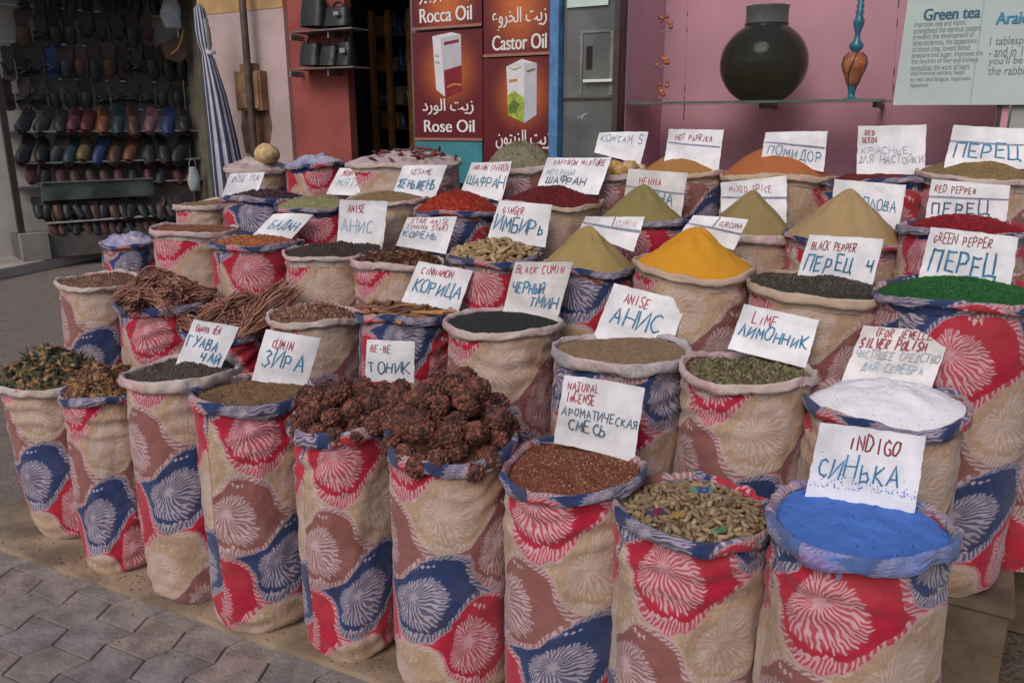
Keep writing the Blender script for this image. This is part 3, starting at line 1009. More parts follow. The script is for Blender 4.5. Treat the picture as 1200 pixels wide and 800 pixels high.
K['D10'].fill('dome', 0.050, -0.014, 0.006, [G('red_pepper_bed', (0.24, 0.010, 0.016), (0.16, 0.008, 0.012), scale=170), P('red_pepper_a', (0.29, 0.012, 0.02)), P('red_pepper_b', (0.17, 0.008, 0.013))], 'crimson red peppercorns behind the green ones', 'spice', 'red_peppercorn_heap', (2400, (0.0042, 0.0042, 0.004), 0.25))
K['E4'].fill('dome', 0.13, -0.010, 0.012, [G('grey_herb', (0.22, 0.19, 0.12), (0.15, 0.135, 0.085), scale=90), P('grey_herb_a', (0.26, 0.225, 0.15)), P('grey_herb_b', (0.15, 0.135, 0.085))], 'grey green dried herb mounded in front of the oil posters', 'dried herb', 'herb_mound', (900, (0.014, 0.003, 0.002), 0.5))
K['E5'].fill('dome', 0.02, -0.03, 0.010, [G('resin_bed', (0.36, 0.23, 0.10), (0.28, 0.17, 0.075), scale=60)], 'resin dust lying under the yellow lumps', 'crumbs', 'crumb_heap', base_kind='stuff')
K['E6'].fill('dome', 0.105, -0.008, 0.005, [powder('hot_paprika_powder', (0.34, 0.165, 0.055), (0.31, 0.145, 0.045))], 'rounded heap of ochre hot paprika', 'powder', 'powder_heap')
K['E7'].fill('dome', 0.135, -0.010, 0.005, [powder('paprika_powder', (0.38, 0.125, 0.045), (0.35, 0.11, 0.038))], 'rounded heap of orange red powder', 'powder', 'powder_heap')
K['E8'].fill('dome', 0.03, -0.012, 0.008, [G('dark_red_seed', (0.16, 0.02, 0.02), (0.10, 0.015, 0.016))], 'dark red seeds behind the blue cuff in the last row', 'spice', 'seed_heap')
K['E9'].fill('dome', 0.07, -0.008, 0.006, [G('brown_grain', (0.24, 0.155, 0.07), (0.18, 0.115, 0.05)), P('brown_grain_a', (0.25, 0.16, 0.075))], 'brown grain in the wide pale sack of the last row', 'spice', 'grain_heap', (1200, (0.004, 0.003, 0.003), 0.3))
K['C11'].fill('dome', 0.03, -0.012, 0.008, [bpy.data.materials['tan_chip']], 'tan chips in the sack cut off by the edge of the view', 'spice', 'spice_heap')
FOLD_P = mat_pale('folded_blue_cloth', (0.16, 0.18, 0.34), (0.46, 0.40, 0.46))
FOLD_W = mat_pale('folded_pink_cloth', (0.34, 0.24, 0.24), (0.50, 0.41, 0.40))
for k_, lab in (('C1', 'bunched blue cloth closing the small sack beyond the brown chip sack'), ('E1', 'pinkish cloth folded over the closed sack with the yellow stone'), ('E2', 'printed cloth folded over the red and blue closed sack'), ('E3', 'pale cloth folded over the sack with red pods')):
    s = K[k_]
    o = s.fill('dome', 0.055, -0.004, 0.028, [FOLD_P if k_ in ('C1', 'E2') else FOLD_W], None, None, 'folded_top')
    root = [q for q in COL.objects if q.get('label') == s.label][0]
    d = o.location - root.location
    o.parent = root
    o.location = d


# ---- loose pieces, each one an object
def piece_mesh(name, mb, mats):
    o = mb.build(name, mats)
    me = o.data
    bpy.data.objects.remove(o)
    return me


def put(name, me, loc, rot, sc, label, cat, group):
    o = bpy.data.objects.new(name, me)
    COL.objects.link(o)
    o.location = loc
    o.rotation_euler = rot
    o.scale = (sc, sc, sc)
    tag(o, label, cat, group)
    return o


def spread(s, n, dmin, r_, qmax=0.97, tries=40000, qpow=0.5):
    """poisson-like points on a heap"""
    pts = []
    for _ in range(tries):
        if len(pts) >= n:
            break
        q = qmax * r_.random() ** qpow
        th = r_.uniform(-math.pi, math.pi)
        p = s.pt(th, q * (s.rr(th) - 0.016), s.surf(th, q))
        if all((p - o).length > dmin for o in pts):
            pts.append(p)
    return pts


def scale_cone(seed):
    r_ = random.Random(seed)
    m = MB()
    R0 = 0.026
    # a dark core under many woody scales
    nlat, nlon = 8, 12
    core = []
    for i in range(nlat + 1):
        f = math.pi * i / nlat
        for k in range(nlon):
            t = 2 * math.pi * k / nlon
            rr = R0 * (0.86 + 0.06 * mnoise.noise((k * .9, i * .8, seed)))
            core.append((rr * math.sin(f) * math.cos(t), rr * math.sin(f) * math.sin(t), -rr * math.cos(f) * 1.02))
    fs = []
    for i in range(nlat):
        for k in range(nlon):
            k2 = (k + 1) % nlon
            fs.append((i * nlon + k, i * nlon + k2, (i + 1) * nlon + k2, (i + 1) * nlon + k))
    m.add(core, fs, 0, True)
    n = 70
    for i in range(n):
        z = 1 - 2 * (i + .5) / n
        t = i * 2.39996
        rad = math.sqrt(1 - z * z)
        d = Vector((rad * math.cos(t), rad * math.sin(t), z))
        up = Vector((0, 0, 1))
        e1 = d.cross(up)
        e1 = e1.normalized() if e1.length > 1e-3 else Vector((1, 0, 0))
        e2 = e1.cross(d).normalized()
        a = r_.uniform(-.5, .5)
        e1, e2 = e1 * math.cos(a) + e2 * math.sin(a), e2 * math.cos(a) - e1 * math.sin(a)
        w, l, h = R0 * r_.uniform(.16, .27), R0 * r_.uniform(.16, .28), R0 * r_.uniform(.08, .20)
        c = d * R0 * .84
        tip = d * (R0 * .84 + h) + e2 * l * r_.uniform(.1, .9)
        vs = [c - e1 * w - e2 * l * .5, c + e1 * w - e2 * l * .5, c + e1 * w * .8 + e2 * l, c - e1 * w * .8 + e2 * l, tip + e1 * w * .35, tip - e1 * w * .35]
        m.add(vs, [(0, 1, 4, 5), (1, 2, 4), (2, 3, 5, 4), (3, 0, 5)], r_.choice([0, 1, 1, 2, 3]), False)
    return m


M_C = [P('cone_core', (0.045, 0.020, 0.014)), P('cone_scale_dark', (0.105, 0.036, 0.028)), P('cone_scale_brown', (0.15, 0.052, 0.036)), P('cone_scale_rust', (0.22, 0.075, 0.045))]
cones = [piece_mesh('dried_cone', scale_cone(i), M_C) for i in range(4)]
rg = random.Random(11)
cl = {'A5': 'knobbly dark brown cone piled in the slim sack with its neighbours', 'A6': 'knobbly dark brown cone piled in the wide overflowing sack'}
for k_ in ('A5', 'A6'):
    s = K[k_]
    for lay, (lift, dm, nn, qm) in enumerate(((0.018, 0.058, 60, 1.04), (0.058, 0.062, 34, 0.88), (0.080, 0.066, 9, 0.5))):
        if lay == 2 and k_ == 'A5':
            continue
        for p in spread(s, nn if k_ == 'A6' else int(nn * .6), dm, rg, qm):
            put('dried_cone', rg.choice(cones), p + Vector((0, 0, lift + rg.uniform(-.006, .008))), (rg.uniform(0, 6), rg.uniform(0, 6), rg.uniform(0, 6)), rg.uniform(1.15, 1.65), cl[k_], 'cone', 'brown cones in the front sacks')


for px, py, v_ in ((446, 468, 1.95), (459, 480, 1.90), (452, 492, 1.84), (438, 480, 1.90), (466, 466, 1.95), (449, 456, 2.02), (434, 464, 2.0), (470, 455, 2.0), (461, 497, 1.83), (440, 496, 1.83)):
    put('dried_cone', rg.choice(cones), at_v(px, py, v_), (rg.uniform(0, 6), rg.uniform(0, 6), rg.uniform(0, 6)), rg.uniform(1.2, 1.6), 'knobbly dark brown cone bridging the gap between the two cone sacks', 'cone', 'brown cones in the front sacks')


def blob(n1, n2, L, W, fn):
    """an oblong body along x; fn(i, k) multiplies its radius"""
    m = MB()
    vs = []
    for i in range(n1 + 1):
        f = math.pi * i / n1
        for k in range(n2):
            t = 2 * math.pi * k / n2
            q = fn(f, t)
            vs.append((-L * math.cos(f), W * math.sin(f) * math.cos(t) * q, W * math.sin(f) * math.sin(t) * q))
    fs = []
    for i in range(n1):
        for k in range(n2):
            k2 = (k + 1) % n2
            fs.append((i * n2 + k, i * n2 + k2, (i + 1) * n2 + k2, (i + 1) * n2 + k))
    m.add(vs, fs, 0, True)
    return m


M_POD = [P('pod_tan', (0.27, 0.185, 0.10)), P('pod_grey', (0.20, 0.15, 0.09)), P('pod_brown', (0.23, 0.14, 0.07)), P('pod_pale', (0.33, 0.24, 0.14))]
pods = [piece_mesh('seed_pod', blob(8, 9, 0.0135 + .002 * (i % 3), 0.0062, lambda f, t, i=i: (1 + .12 * math.cos(3 * t) + .2 * mnoise.noise((f * 1.5 + i * 7, t * .8, i)))), M_POD[i % 4]) for i in range(8)]
s = K['A8']
pp = spread(s, 290, 0.0125, rg, 0.98, 30000)
for p in pp:
    put('seed_pod', rg.choice(pods), p + Vector((0, 0, .004 + rg.uniform(0, .006))), (rg.uniform(0, 6), rg.gauss(0, .35), rg.uniform(0, 6)), rg.uniform(.75, 1.3), 'small ridged tan seed pod among its like in the sack before the incense', 'seed pod', 'tan seed pods in one sack')
# scraps of coloured wrapper lying on the pods
for (px, py), cols, lab, sz in (((822, 577), ((0.03, 0.07, 0.22), (0.09, 0.22, 0.15)), 'blue and green foil scrap lying on the tan seed pods', .030), ((768, 604), ((0.18, 0.02, 0.045), (0.06, 0.04, 0.11)), 'dark red foil scrap lying on the tan seed pods', .022), ((842, 621), ((0.06, 0.18, 0.10), (0.09, 0.22, 0.12)), 'small green foil scrap near the front of the seed pods', .018), ((793, 608), ((0.30, 0.17, 0.05), (0.26, 0.15, 0.05)), 'orange foil scrap beside the dark red one on the pods', .020)):
    q = at_z(px, py, s.rim)
    z = s.heap_z(q.x, q.y) or s.rim
    q.z = z + .016
    m = MB()
    a = rg.uniform(-.4, .4)
    e1, e2 = Vector((math.cos(a), math.sin(a), .15)), Vector((-math.sin(a), math.cos(a), .3))
    vs = []
    for i in range(7):
        for j in range(4):
            vs.append(q + e1 * sz * (i / 3 - 1) * (1 - .18 * (j == 0)) + e2 * sz * .45 * (j / 1.5 - 1) + Vector((0, 0, .009 * mnoise.noise((i * .9, j * 1.1, px)))))
    fs = [(i * 4 + j, i * 4 + 4 + j, i * 4 + 5 + j, i * 4 + j + 1) for i in range(6) for j in range(3)]
    m.add(vs, fs, [0 if (f // 3) in (2, 3, 4) else 1 for f in range(18)], True)
    tag(m.build('wrapper_scrap', [mat_plain('foil', cols[0], .35, .2), mat_plain('foil_edge', cols[1], .35, .2)], None, q), lab, 'wrapper scrap')

M_GING = [P('ginger_tan', (0.34, 0.23, 0.115)), P('ginger_brown', (0.26, 0.165, 0.075)), P('ginger_pale', (0.40, 0.28, 0.15))]
gings = [piece_mesh('ginger_piece', blob(8, 8, 0.024 + .004 * (i % 3), 0.0095, lambda f, t, i=i: 1 + .55 * mnoise.noise((f * 1.4 + i * 5, math.cos(t), math.sin(t) + i)) + .25 * math.sin(f * 3 + i)), M_GING[i % 3]) for i in range(6)]
for p in spread(K['C6'], 150, 0.022, rg, 0.98):
    put('ginger_piece', rg.choice(gings), p + Vector((0, 0, .008 + rg.uniform(0, .012))), (rg.uniform(0, 6), rg.gauss(0, .4), rg.uniform(0, 6)), rg.uniform(.8, 1.3), 'knobbly tan piece of dried ginger in the heap below the ginger card', 'ginger', 'dried ginger pieces')

M_ST = [P('star_brown', (0.135, 0.058, 0.03)), P('star_dark', (0.085, 0.04, 0.024)), P('star_seed', (0.22, 0.10, 0.04))]
stars = []
for i in range(3):
    m = MB()
    for k in range(8):
        t = k * math.pi / 4 + rg.uniform(-.12, .12)
        l = .0165 * rg.uniform(.75, 1.1)
        d, e = Vector((math.cos(t), math.sin(t), 0)), Vector((-math.sin(t), math.cos(t), 0))
        z = Vector((0, 0, 1))
        vs = [d * .002, d * l * .5 + e * .0046 + z * .003, d * l + z * .0045, d * l * .5 - e * .0046 + z * .003, d * l * .5 - z * .004, d * l * .5 + z * .0012]
        m.add(vs, [(0, 1, 5), (1, 2, 5), (2, 3, 5), (3, 0, 5), (1, 0, 4), (2, 1, 4), (3, 2, 4), (0, 3, 4)], [2, 0, 0, 2, 0, 0, 1, 1], False)
    stars.append(piece_mesh('star_anise', m, M_ST))
for lift, nn in ((.004, 90), (.016, 60)):
    for p in spread(K['C5'], nn, 0.026, rg, 0.97):
        put('star_anise', rg.choice(stars), p + Vector((0, 0, lift)), (rg.gauss(0, .7), rg.gauss(0, .7), rg.uniform(0, 6)), rg.uniform(.85, 1.2), 'brown star anise pod in the pale wrinkled sack', 'star anise', 'star anise pods')

M_CIN = [P('cinnamon_bark', (0.27, 0.125, 0.06)), P('cinnamon_dark', (0.17, 0.08, 0.045)), P('cinnamon_orange', (0.36, 0.17, 0.07))]
sticks = []
for i in range(4):
    m = MB()
    Ln, R0 = .06 + .014 * (i % 3), .0075
    vs = []
    NP = 16
    for a in range(5):
        x = Ln * (a / 2 - 1)
        for k in range(NP):
            t = k / (NP - 1) * 9.0
            r = R0 * (1 - .055 * t) * (1 + .08 * mnoise.noise((a * .7, t, i)))
            vs.append((x, r * math.cos(t), r * math.sin(t) + .002 * math.sin(a * 1.3 + i)))
    fs = [(a * NP + k, a * NP + k + 1, a * NP + NP + k + 1, a * NP + NP + k) for a in range(4) for k in range(NP - 1)]
    m.add(vs, fs, 0, True)
    sticks.append(piece_mesh('cinnamon_stick', m, M_CIN[i % 3]))
for lift, nn in ((.008, 30), (.022, 16)):
    for p in spread(K['B5'], nn, 0.035, rg, 0.86):
        put('cinnamon_stick', rg.choice(sticks), p + Vector((0, 0, lift)), (rg.uniform(0, 6), rg.gauss(0, .16), rg.gauss(.1, .6)), rg.uniform(.75, 1.15), 'curled brown cinnamon stick in the blue and red sack', 'cinnamon', 'cinnamon sticks')

M_RES = P('yellow_resin', (0.46, 0.27, 0.095), .35, .6)
M_RES2 = P('pale_resin', (0.52, 0.36, 0.17), .35, .6)
rocks = [piece_mesh('resin_lump', blob(7, 9, .054, .044, lambda f, t, i=i: 1 + .45 * mnoise.noise((f * 1.3 + i * 4, math.cos(t) * 1.2, math.sin(t) * 1.2))), [M_RES, M_RES2][i % 2]) for i in range(4)]
for p in spread(K['E5'], 20, 0.062, rg, 0.88):
    put('resin_lump', rg.choice(rocks), p + Vector((0, 0, .028)), (rg.uniform(0, 6), rg.uniform(0, 6), rg.uniform(0, 6)), rg.uniform(.75, 1.15), 'rough yellow resin lump in the last row sack', 'resin lump', 'yellow resin lumps')
p = at_v(313, 181, 3.80)
put('resin_lump', rocks[1], p, (0, 0, .4), 1.5, 'round pale yellow stone resting on the closed pinkish sack', 'stone', None)
M_CHILI = P('dried_chili', (0.22, 0.03, 0.03))
M_CHILI2 = P('dried_pod_dark', (0.10, 0.05, 0.045))
chil = [piece_mesh('dried_pod', blob(8, 7, .032, .010, lambda f, t, i=i: (1.2 - .25 * f) * (1 + .3 * mnoise.noise((f, t, i)))), [M_CHILI, M_CHILI2][i % 2]) for i in range(4)]
for i in range(34):
    th, q = rg.uniform(-1.0, 1.9), rg.uniform(.15, .95)
    s = K['E3']
    put('dried_pod', chil[i % 4], s.pt(th, q * s.R, s.surf(th, q) + .012 + rg.uniform(0, .02)), (rg.uniform(0, 6), rg.gauss(0, .4), rg.uniform(0, 6)), rg.uniform(.7, 1.1), 'small dried red or dark pod on the folded pale sack', 'dried pod', 'dried pods on the folded sack')


# ---- grains spilled on the board and pavers
rs = np.random.RandomState(9)
m = MB()
n_ = 420
A_ = rs.uniform(-.1, 2.6, n_)
C_ = np.where(rs.uniform(size=n_) < .7, rs.uniform(.0, .12, n_), -np.abs(rs.normal(0, .25, n_)))
B_ = np.array([tuple(bq(a, c, .0225 if c > 0 else .003)) for a, c in zip(A_, C_)])
V_ = OCT_V[None] * (np.array([.0035, .002, .0018])[None, None] * rs.uniform(.5, 1.7, n_)[:, None, None])
an = rs.uniform(0, 6.28, n_)
Rz = np.stack([np.cos(an), -np.sin(an), 0 * an, np.sin(an), np.cos(an), 0 * an, 0 * an, 0 * an, 1 + 0 * an], 1).reshape(n_, 3, 3)
V_ = np.einsum('nij,nkj->nki', Rz, V_) + B_[:, None, :]
m.np_add(V_.reshape(-1, 3), (OCT_F[None] + (np.arange(n_) * 6)[:, None, None]).reshape(-1, 3), np.repeat(rs.randint(0, 4, n_), 8).tolist())
tag(m.build('spilled_grains', [M_ROOT, M_STRAW, M_ROOT3, M_LEAF2]), 'spilled seeds and crumbs on the board and pavers before the front row', 'spilled spice', None, 'stuff')


# ---- bundles of long roots on two sacks
def root_bundle(p0, p1, n, r0, r1, seed, label, sp=0.35):
    """n thin roots from the tied head p0 fanning out to p1"""
    r_ = random.Random(seed)
    p0, p1 = Vector(p0), Vector(p1)
    ax = p1 - p0
    Ln = ax.length
    ax.normalize()
    e1 = ax.cross(EZ).normalized()
    e2 = e1.cross(ax)
    m = MB()
    for i in range(n):
        a, q = r_.uniform(0, 6.28), math.sqrt(r_.random())
        o0 = (e1 * math.cos(a) + e2 * math.sin(a)) * q * r0
        o1 = (e1 * math.cos(a + r_.gauss(0, sp)) + e2 * math.sin(a) * .6) * q * r1
        l0, l1 = r_.uniform(-.06, .08) * Ln, Ln * r_.uniform(.75, 1.1)
        pts = []
        k = 7
        bx, by = r_.gauss(0, .020), r_.gauss(0, .018)
        for j in range(k + 1):
            f = j / k
            o = o0.lerp(o1, f) + e1 * (bx * math.sin(f * 3.1) + .004 * r_.gauss(0, 1)) + e2 * (by * math.sin(f * 3.1) + .003 * r_.gauss(0, 1))
            pts.append(p0 + ax * (l0 + (l1 - l0) * f) + o - EZ * (.05 * f * f))
        w = r_.uniform(.0014, .0048)
        m.tube(pts, [w] * k + [w * .4], 5, r_.choice([0, 0, 1, 2]), True, False)
    o = m.build('root_bundle', [M_ROOT, M_ROOT2, M_ROOT3], None, p0)
    tag(o, label, 'roots', 'bundles of dried roots')


def hp(k_, px, py, lift):
    return at_v(px, py, ROWV['B'] + lift)


r_b = random.Random(77)
for k_, lab, cnt, rise in (('B2', 'tuft of tangled reddish brown roots heaped on the red printed sack', 17, .06), ('B3', 'tuft of tangled reddish brown roots heaped behind the guava tea card', 18, .08)):
    s = K[k_]
    for i in range(cnt):
        th, q = r_b.uniform(-math.pi, math.pi), .82 * math.sqrt(r_b.random())
        p = s.pt(th, q * s.R, s.surf(th, q) + .015 + rise * (1 - q) * r_b.uniform(.4, 1.3))
        a = r_b.choice([0, 1]) * math.pi + r_b.gauss(-.35, .75)
        d = Vector((math.cos(a), math.sin(a), r_b.gauss(.12, .22))).normalized()
        l = r_b.uniform(.11, .19)
        root_bundle(p - d * l * .5, p + d * l * .5, 90, .024, r_b.uniform(.04, .065), 100 + i + len(lab), lab, 0.6)
root_bundle(hp('B3', 284, 392, -.13), hp('B3', 338, 324, .12), 150, .014, .075, 3, 'broom shaped root bundle with its tied head over the cumin card')

# ------------------------------------------------------------------ hand lettering with a marker
GL = {
 'A': [[(0, 0), (.5, 1), (1, 0)], [(.2, .38), (.8, .38)]], 'B': [[(0, 0), (0, 1), (.7, .95), (.75, .6), (0, .53)], [(.05, .52), (.9, .4), (.85, .05), (0, 0)]],
 'C': [[(.95, .85), (.6, 1), (.2, .85), (0, .5), (.2, .12), (.6, 0), (.95, .15)]], 'D': [[(0, 0), (0, 1), (.6, .92), (.95, .5), (.6, .06), (0, 0)]],
 'E': [[(.9, 1), (0, 1), (0, 0), (.9, 0)], [(.03, .52), (.7, .52)]], 'F': [[(.9, 1), (0, 1), (0, 0)], [(.03, .52), (.7, .52)]],
 'G': [[(.95, .85), (.6, 1), (.15, .85), (0, .5), (.2, .1), (.6, 0), (.95, .15), (.95, .45), (.6, .45)]], 'H': [[(0, 0), (0, 1)], [(.95, 0), (.95, 1)], [(.03, .5), (.92, .5)]],
 'I': [[(.5, 0), (.5, 1)]], 'J': [[(.8, 1), (.8, .2), (.5, 0), (.1, .15)]], 'K': [[(0, 0), (0, 1)], [(.9, 1), (.06, .48), (.95, 0)]], 'L': [[(0, 1), (0, 0), (.85, 0)]],
 'M': [[(0, 0), (.08, 1), (.5, .35), (.92, 1), (1, 0)]], 'N': [[(0, 0), (0, 1), (.9, 0), (.9, 1)]], 'O': [[(.5, 1), (.12, .85), (0, .5), (.15, .12), (.5, 0), (.85, .12), (1, .5), (.85, .88), (.53, .99)]],
 'P': [[(0, 0), (0, 1), (.7, .95), (.85, .72), (.65, .5), (.04, .46)]], 'R': [[(0, 0), (0, 1), (.7, .95), (.8, .74), (.6, .52), (.04, .48), (.9, 0)]],
 'S': [[(.9, .85), (.5, 1), (.1, .82), (.2, .58), (.75, .42), (.9, .2), (.5, 0), (.05, .12)]], 'T': [[(0, 1), (1, 1)], [(.5, .97), (.5, 0)]], 'U': [[(0, 1), (0, .25), (.3, 0), (.7, 0), (.92, .25), (.92, 1)]],
 'V': [[(0, 1), (.5, 0), (1, 1)]], 'W': [[(0, 1), (.22, 0), (.5, .7), (.78, 0), (1, 1)]], 'X': [[(0, 0), (.95, 1)], [(0, 1), (.95, 0)]], 'Y': [[(0, 1), (.5, .5), (1, 1)], [(.5, .47), (.5, 0)]], 'Z': [[(0, 1), (.95, 1), (0, 0), (.95, 0)]],
 '(': [[(.7, 1.05), (.4, .7), (.4, .3), (.7, -.05)]], ')': [[(.3, 1.05), (.6, .7), (.6, .3), (.3, -.05)]], '-': [[(.15, .5), (.85, .5)]],
 'Б': [[(.85, 1), (0, 1), (0, 0), (.7, .03), (.88, .27), (.65, .52), (.04, .53)]], 'Г': [[(0, 0), (0, 1), (.9, 1)]], 'Д': [[(0, -.15), (.05, .05), (.95, .05), (1, -.15)], [(.15, .08), (.45, 1), (.8, 1), (.8, .08)]],
 'Ж': [[(.5, 0), (.5, 1)], [(0, 1), (.46, .5), (0, 0)], [(1, 1), (.54, .5), (1, 0)]], 'З': [[(.1, .88), (.5, 1), (.85, .78), (.45, .54), (.9, .28), (.5, 0), (.05, .12)]], 'И': [[(0, 1), (0, 0), (.9, 1), (.9, 0)]], 'Й': [[(0, 1), (0, 0), (.9, 1), (.9, 0)], [(.25, 1.2), (.45, 1.1), (.68, 1.2)]],
 'Л': [[(0, 0), (.45, 1), (.95, 0)]], 'П': [[(0, 0), (0, 1), (.9, 1), (.9, 0)]], 'У': [[(0, 1), (.5, .45)], [(1, 1), (.45, .35), (.1, 0)]], 'Ф': [[(.5, 0), (.5, 1)], [(.46, .88), (.1, .78), (.05, .45), (.46, .32)], [(.54, .88), (.9, .78), (.95, .45), (.54, .32)]],
 'Ц': [[(0, 1), (0, 0), (.8, 0), (1, 0), (1, -.2)], [(.8, 1), (.8, .03)]], 'Ч': [[(0, 1), (.05, .55), (.4, .45), (.84, .55)], [(.88, 1), (.88, 0)]], 'Ш': [[(0, 1), (0, 0), (1, 0), (1, 1)], [(.5, .97), (.5, .04)]], 'Щ': [[(0, 1), (0, 0), (.95, 0), (1.08, 0), (1.08, -.2)], [(.48, .97), (.48, .04)], [(.95, 1), (.95, .04)]],
 'Ь': [[(0, 1), (0, 0), (.7, .03), (.85, .27), (.6, .5), (.04, .5)]], 'Ы': [[(0, 1), (0, 0), (.5, .03), (.6, .27), (.45, .5), (.04, .5)], [(.95, 0), (.95, 1)]], 'Я': [[(.9, 0), (.9, 1), (.25, .95), (.1, .74), (.3, .52), (.86, .5)], [(.5, .48), (0, 0)]], 'Ю': [[(0, 0), (0, 1)], [(.03, .5), (.35, .5)], [(.68, 1), (.42, .8), (.38, .3), (.68, 0), (.95, .3), (.95, .75), (.68, 1)]],
}
for a_, b_ in zip('АВЕКМНОРСТХ', 'ABEKMHOPCTX'):
    GL[a_] = GL[b_]

M_CARD = mat_plain('foam_card', (0.72, 0.71, 0.74), 0.6, 0.20, 9, 0.1, 40)
M_CARD2 = mat_plain('aged_foam_card', (0.62, 0.585, 0.575), 0.65, 0.26, 9, 0.1, 40)
INKS = {'r': mat_plain('red_marker', (0.40, 0.035, 0.06), .6, .35, 60), 'd': mat_plain('dark_red_marker', (0.24, 0.03, 0.045), .6, .3, 60), 'b': mat_plain('blue_marker', (0.035, 0.19, 0.34), .6, .5, 60),
        'n': mat_plain('navy_marker', (0.045, 0.12, 0.20), .6, .4, 60), 'p': mat_plain('faded_blue_marker', (0.32, 0.42, 0.52), .6, .25, 50), 'g': mat_plain('grey_marker', (0.33, 0.36, 0.41), .6, .3, 50), 'k': mat_plain('thin_grey_line', (0.22, 0.24, 0.33), .6, .3, 50)}


def card(quad, key, lines, label, base_back=None, mat=M_CARD, tilt=16, bend=None, ext=0.22, rules=()):
    """quad: the four corners in the photograph (tl, tr, br, bl); it stands in the heap of sack key"""
    s = K[key]
    tl, tr, br, bl = quad
    mx, my = (bl[0] + br[0]) / 2, (bl[1] + br[1]) / 2
    B = None
    if base_back is None:
        r = ray(mx, my)
        for i in range(4000):
            q = CAM + r * (0.8 + i * 0.002)
            hz = s.heap_z(q.x, q.y)
            if hz is not None and q.z <= hz:
                B = q
                break
        if B is not None and (B - s.c).dot(EV) > s.R * 0.85:
            B = None
    if B is None:
        v = s.c.dot(EV) + (s.R * 0.62 if base_back is None else base_back)
        B = at_v(mx, my, v)
    hor = Vector((-B.x, -B.y, 0)).normalized()
    hor = (hor * 0.75 - EV * 0.25).normalized()
    t = math.radians(tilt)
    nrm = (hor * math.cos(t) + EZ * math.sin(t)).normalized()
    P3 = []
    for (x, y) in quad:
        r = ray(x, y)
        P3.append(CAM + r * ((B - CAM).dot(nrm) / r.dot(nrm)))
    TL, TR, BR, BL = P3
    BL = BL + (BL - TL) * ext
    BR = BR + (BR - TR) * ext
    r_ = random.Random(label)
    if bend is None:
        bend = r_.uniform(-.012, .014)
    kx, ky = r_.uniform(.4, .6), r_.uniform(-.008, .008)

    def pt(a, b, lift=0.0):
        """a across, b down the seen height (1 = the seen bottom)"""
        f = b / (1 + ext)
        p = TL.lerp(TR, a).lerp(BL.lerp(BR, a), f)
        return p + nrm * (lift + bend * 4 * (a - kx) ** 2 + ky * math.sin(f * 3 + a * 2))
    loc = B
    root = None
    m = MB()
    NA, NB = 12, 10
    vs = []
    for side in (0, 1):
        for j in range(NB + 1):
            for i in range(NA + 1):
                a, b = i / NA, j / NB * (1 + ext)
                ea = .012 * mnoise.noise((j * .9, i * .1, s.seed + mx)) if i in (0, NA) else 0
                eb = .018 * mnoise.noise((i * .8, 3.1, s.seed + mx)) if j in (0, NB) else 0
                vs.append(pt(a + ea, b + eb, -.0045 * side))
    fs = []
    W = NA + 1
    o2 = W * (NB + 1)
    for j in range(NB):
        for i in range(NA):
            q = j * W + i
            fs.append((q, q + W, q + W + 1, q + 1))
            fs.append((o2 + q, o2 + q + 1, o2 + q + W + 1, o2 + q + W))
    ring = [i for i in range(W)] + [j * W + NA for j in range(1, NB + 1)] + [NB * W + i for i in range(NA - 1, -1, -1)] + [j * W for j in range(NB - 1, 0, -1)]
    for i in range(len(ring)):
        a, b = ring[i], ring[(i + 1) % len(ring)]
        fs.append((a, b, o2 + b, o2 + a))
    m.add(vs, fs, 0, False)
    root = m.build('price_card', mat, None, loc)
    tag(root, label, 'price card', 'hand lettered cards')
    seen_h = ((TL - BL).length / (1 + ext))
    wid = (TR - TL).length
    lift = [0.0010]

    def stroke(mb, pts, w):
        pts = [Vector((p[0] * wid, p[1] * seen_h, 0)) for p in pts]
        L_, R_ = [], []
        n = len(pts)
        for i, p in enumerate(pts):
            d0 = (p - pts[i - 1]).normalized() if i else None
            d1 = (pts[i + 1] - p).normalized() if i < n - 1 else None
            d = d1 if d0 is None else d0 if d1 is None else (d0 + d1)
            if d.length < 1e-4:
                d = d1
            d = d.normalized()
            k = 1.0
            if d0 is not None and d1 is not None:
                k = min(1.6, 1 / max(.35, abs(d.dot(d1))))
            nn = Vector((-d.y, d.x, 0)) * (w * .5 * k)
            ww = 1.0 if 0 < i < n - 1 else .85
            L_.append(p + nn * ww)
            R_.append(p - nn * ww)
        lift[0] += .00006
        V = [pt(q.x / wid, q.y / seen_h, lift[0]) for q in L_ + R_]
        mb.add(V, [(i, i + 1, n + i + 1, n + i) for i in range(n - 1)], 0, False)

    for (txt, ink, x0, x1, y0, y1, *wt) in lines:
        mb = MB()
        n = len(txt)
        cw = (x1 - x0) / n
        wpen = .86 * (wt[0] if wt else .13) * (y1 - y0) * seen_h
        for i, ch in enumerate(txt):
            if ch == ' ' or ch not in GL:
                if mb.f:
                    mb.build('lettering', INKS[ink], root, loc)
                    mb = MB()
                continue
            gw = .34 if ch in 'I' else .74
            ox, oy, sc, sl = r_.gauss(0, .04), r_.gauss(0, .045), 1 + r_.gauss(0, .11), r_.gauss(.04, .08)
            for stk in GL[ch]:
                dense = []
                for q in range(len(stk) - 1):
                    for f in (0, .5):
                        dense.append((stk[q][0] + (stk[q + 1][0] - stk[q][0]) * f, stk[q][1] + (stk[q + 1][1] - stk[q][1]) * f))
                dense.append(stk[-1])
                pts = [(x0 + cw * (i + .5 + ox + (p[0] - .5) * gw * sc + sl * (p[1] - .5) + r_.gauss(0, .018)),
                        y1 - (y1 - y0) * (p[1] * sc + oy + r_.gauss(0, .026))) for p in dense]
                stroke(mb, pts, wpen)
        if mb.f:
            mb.build('lettering', INKS[ink], root, loc)
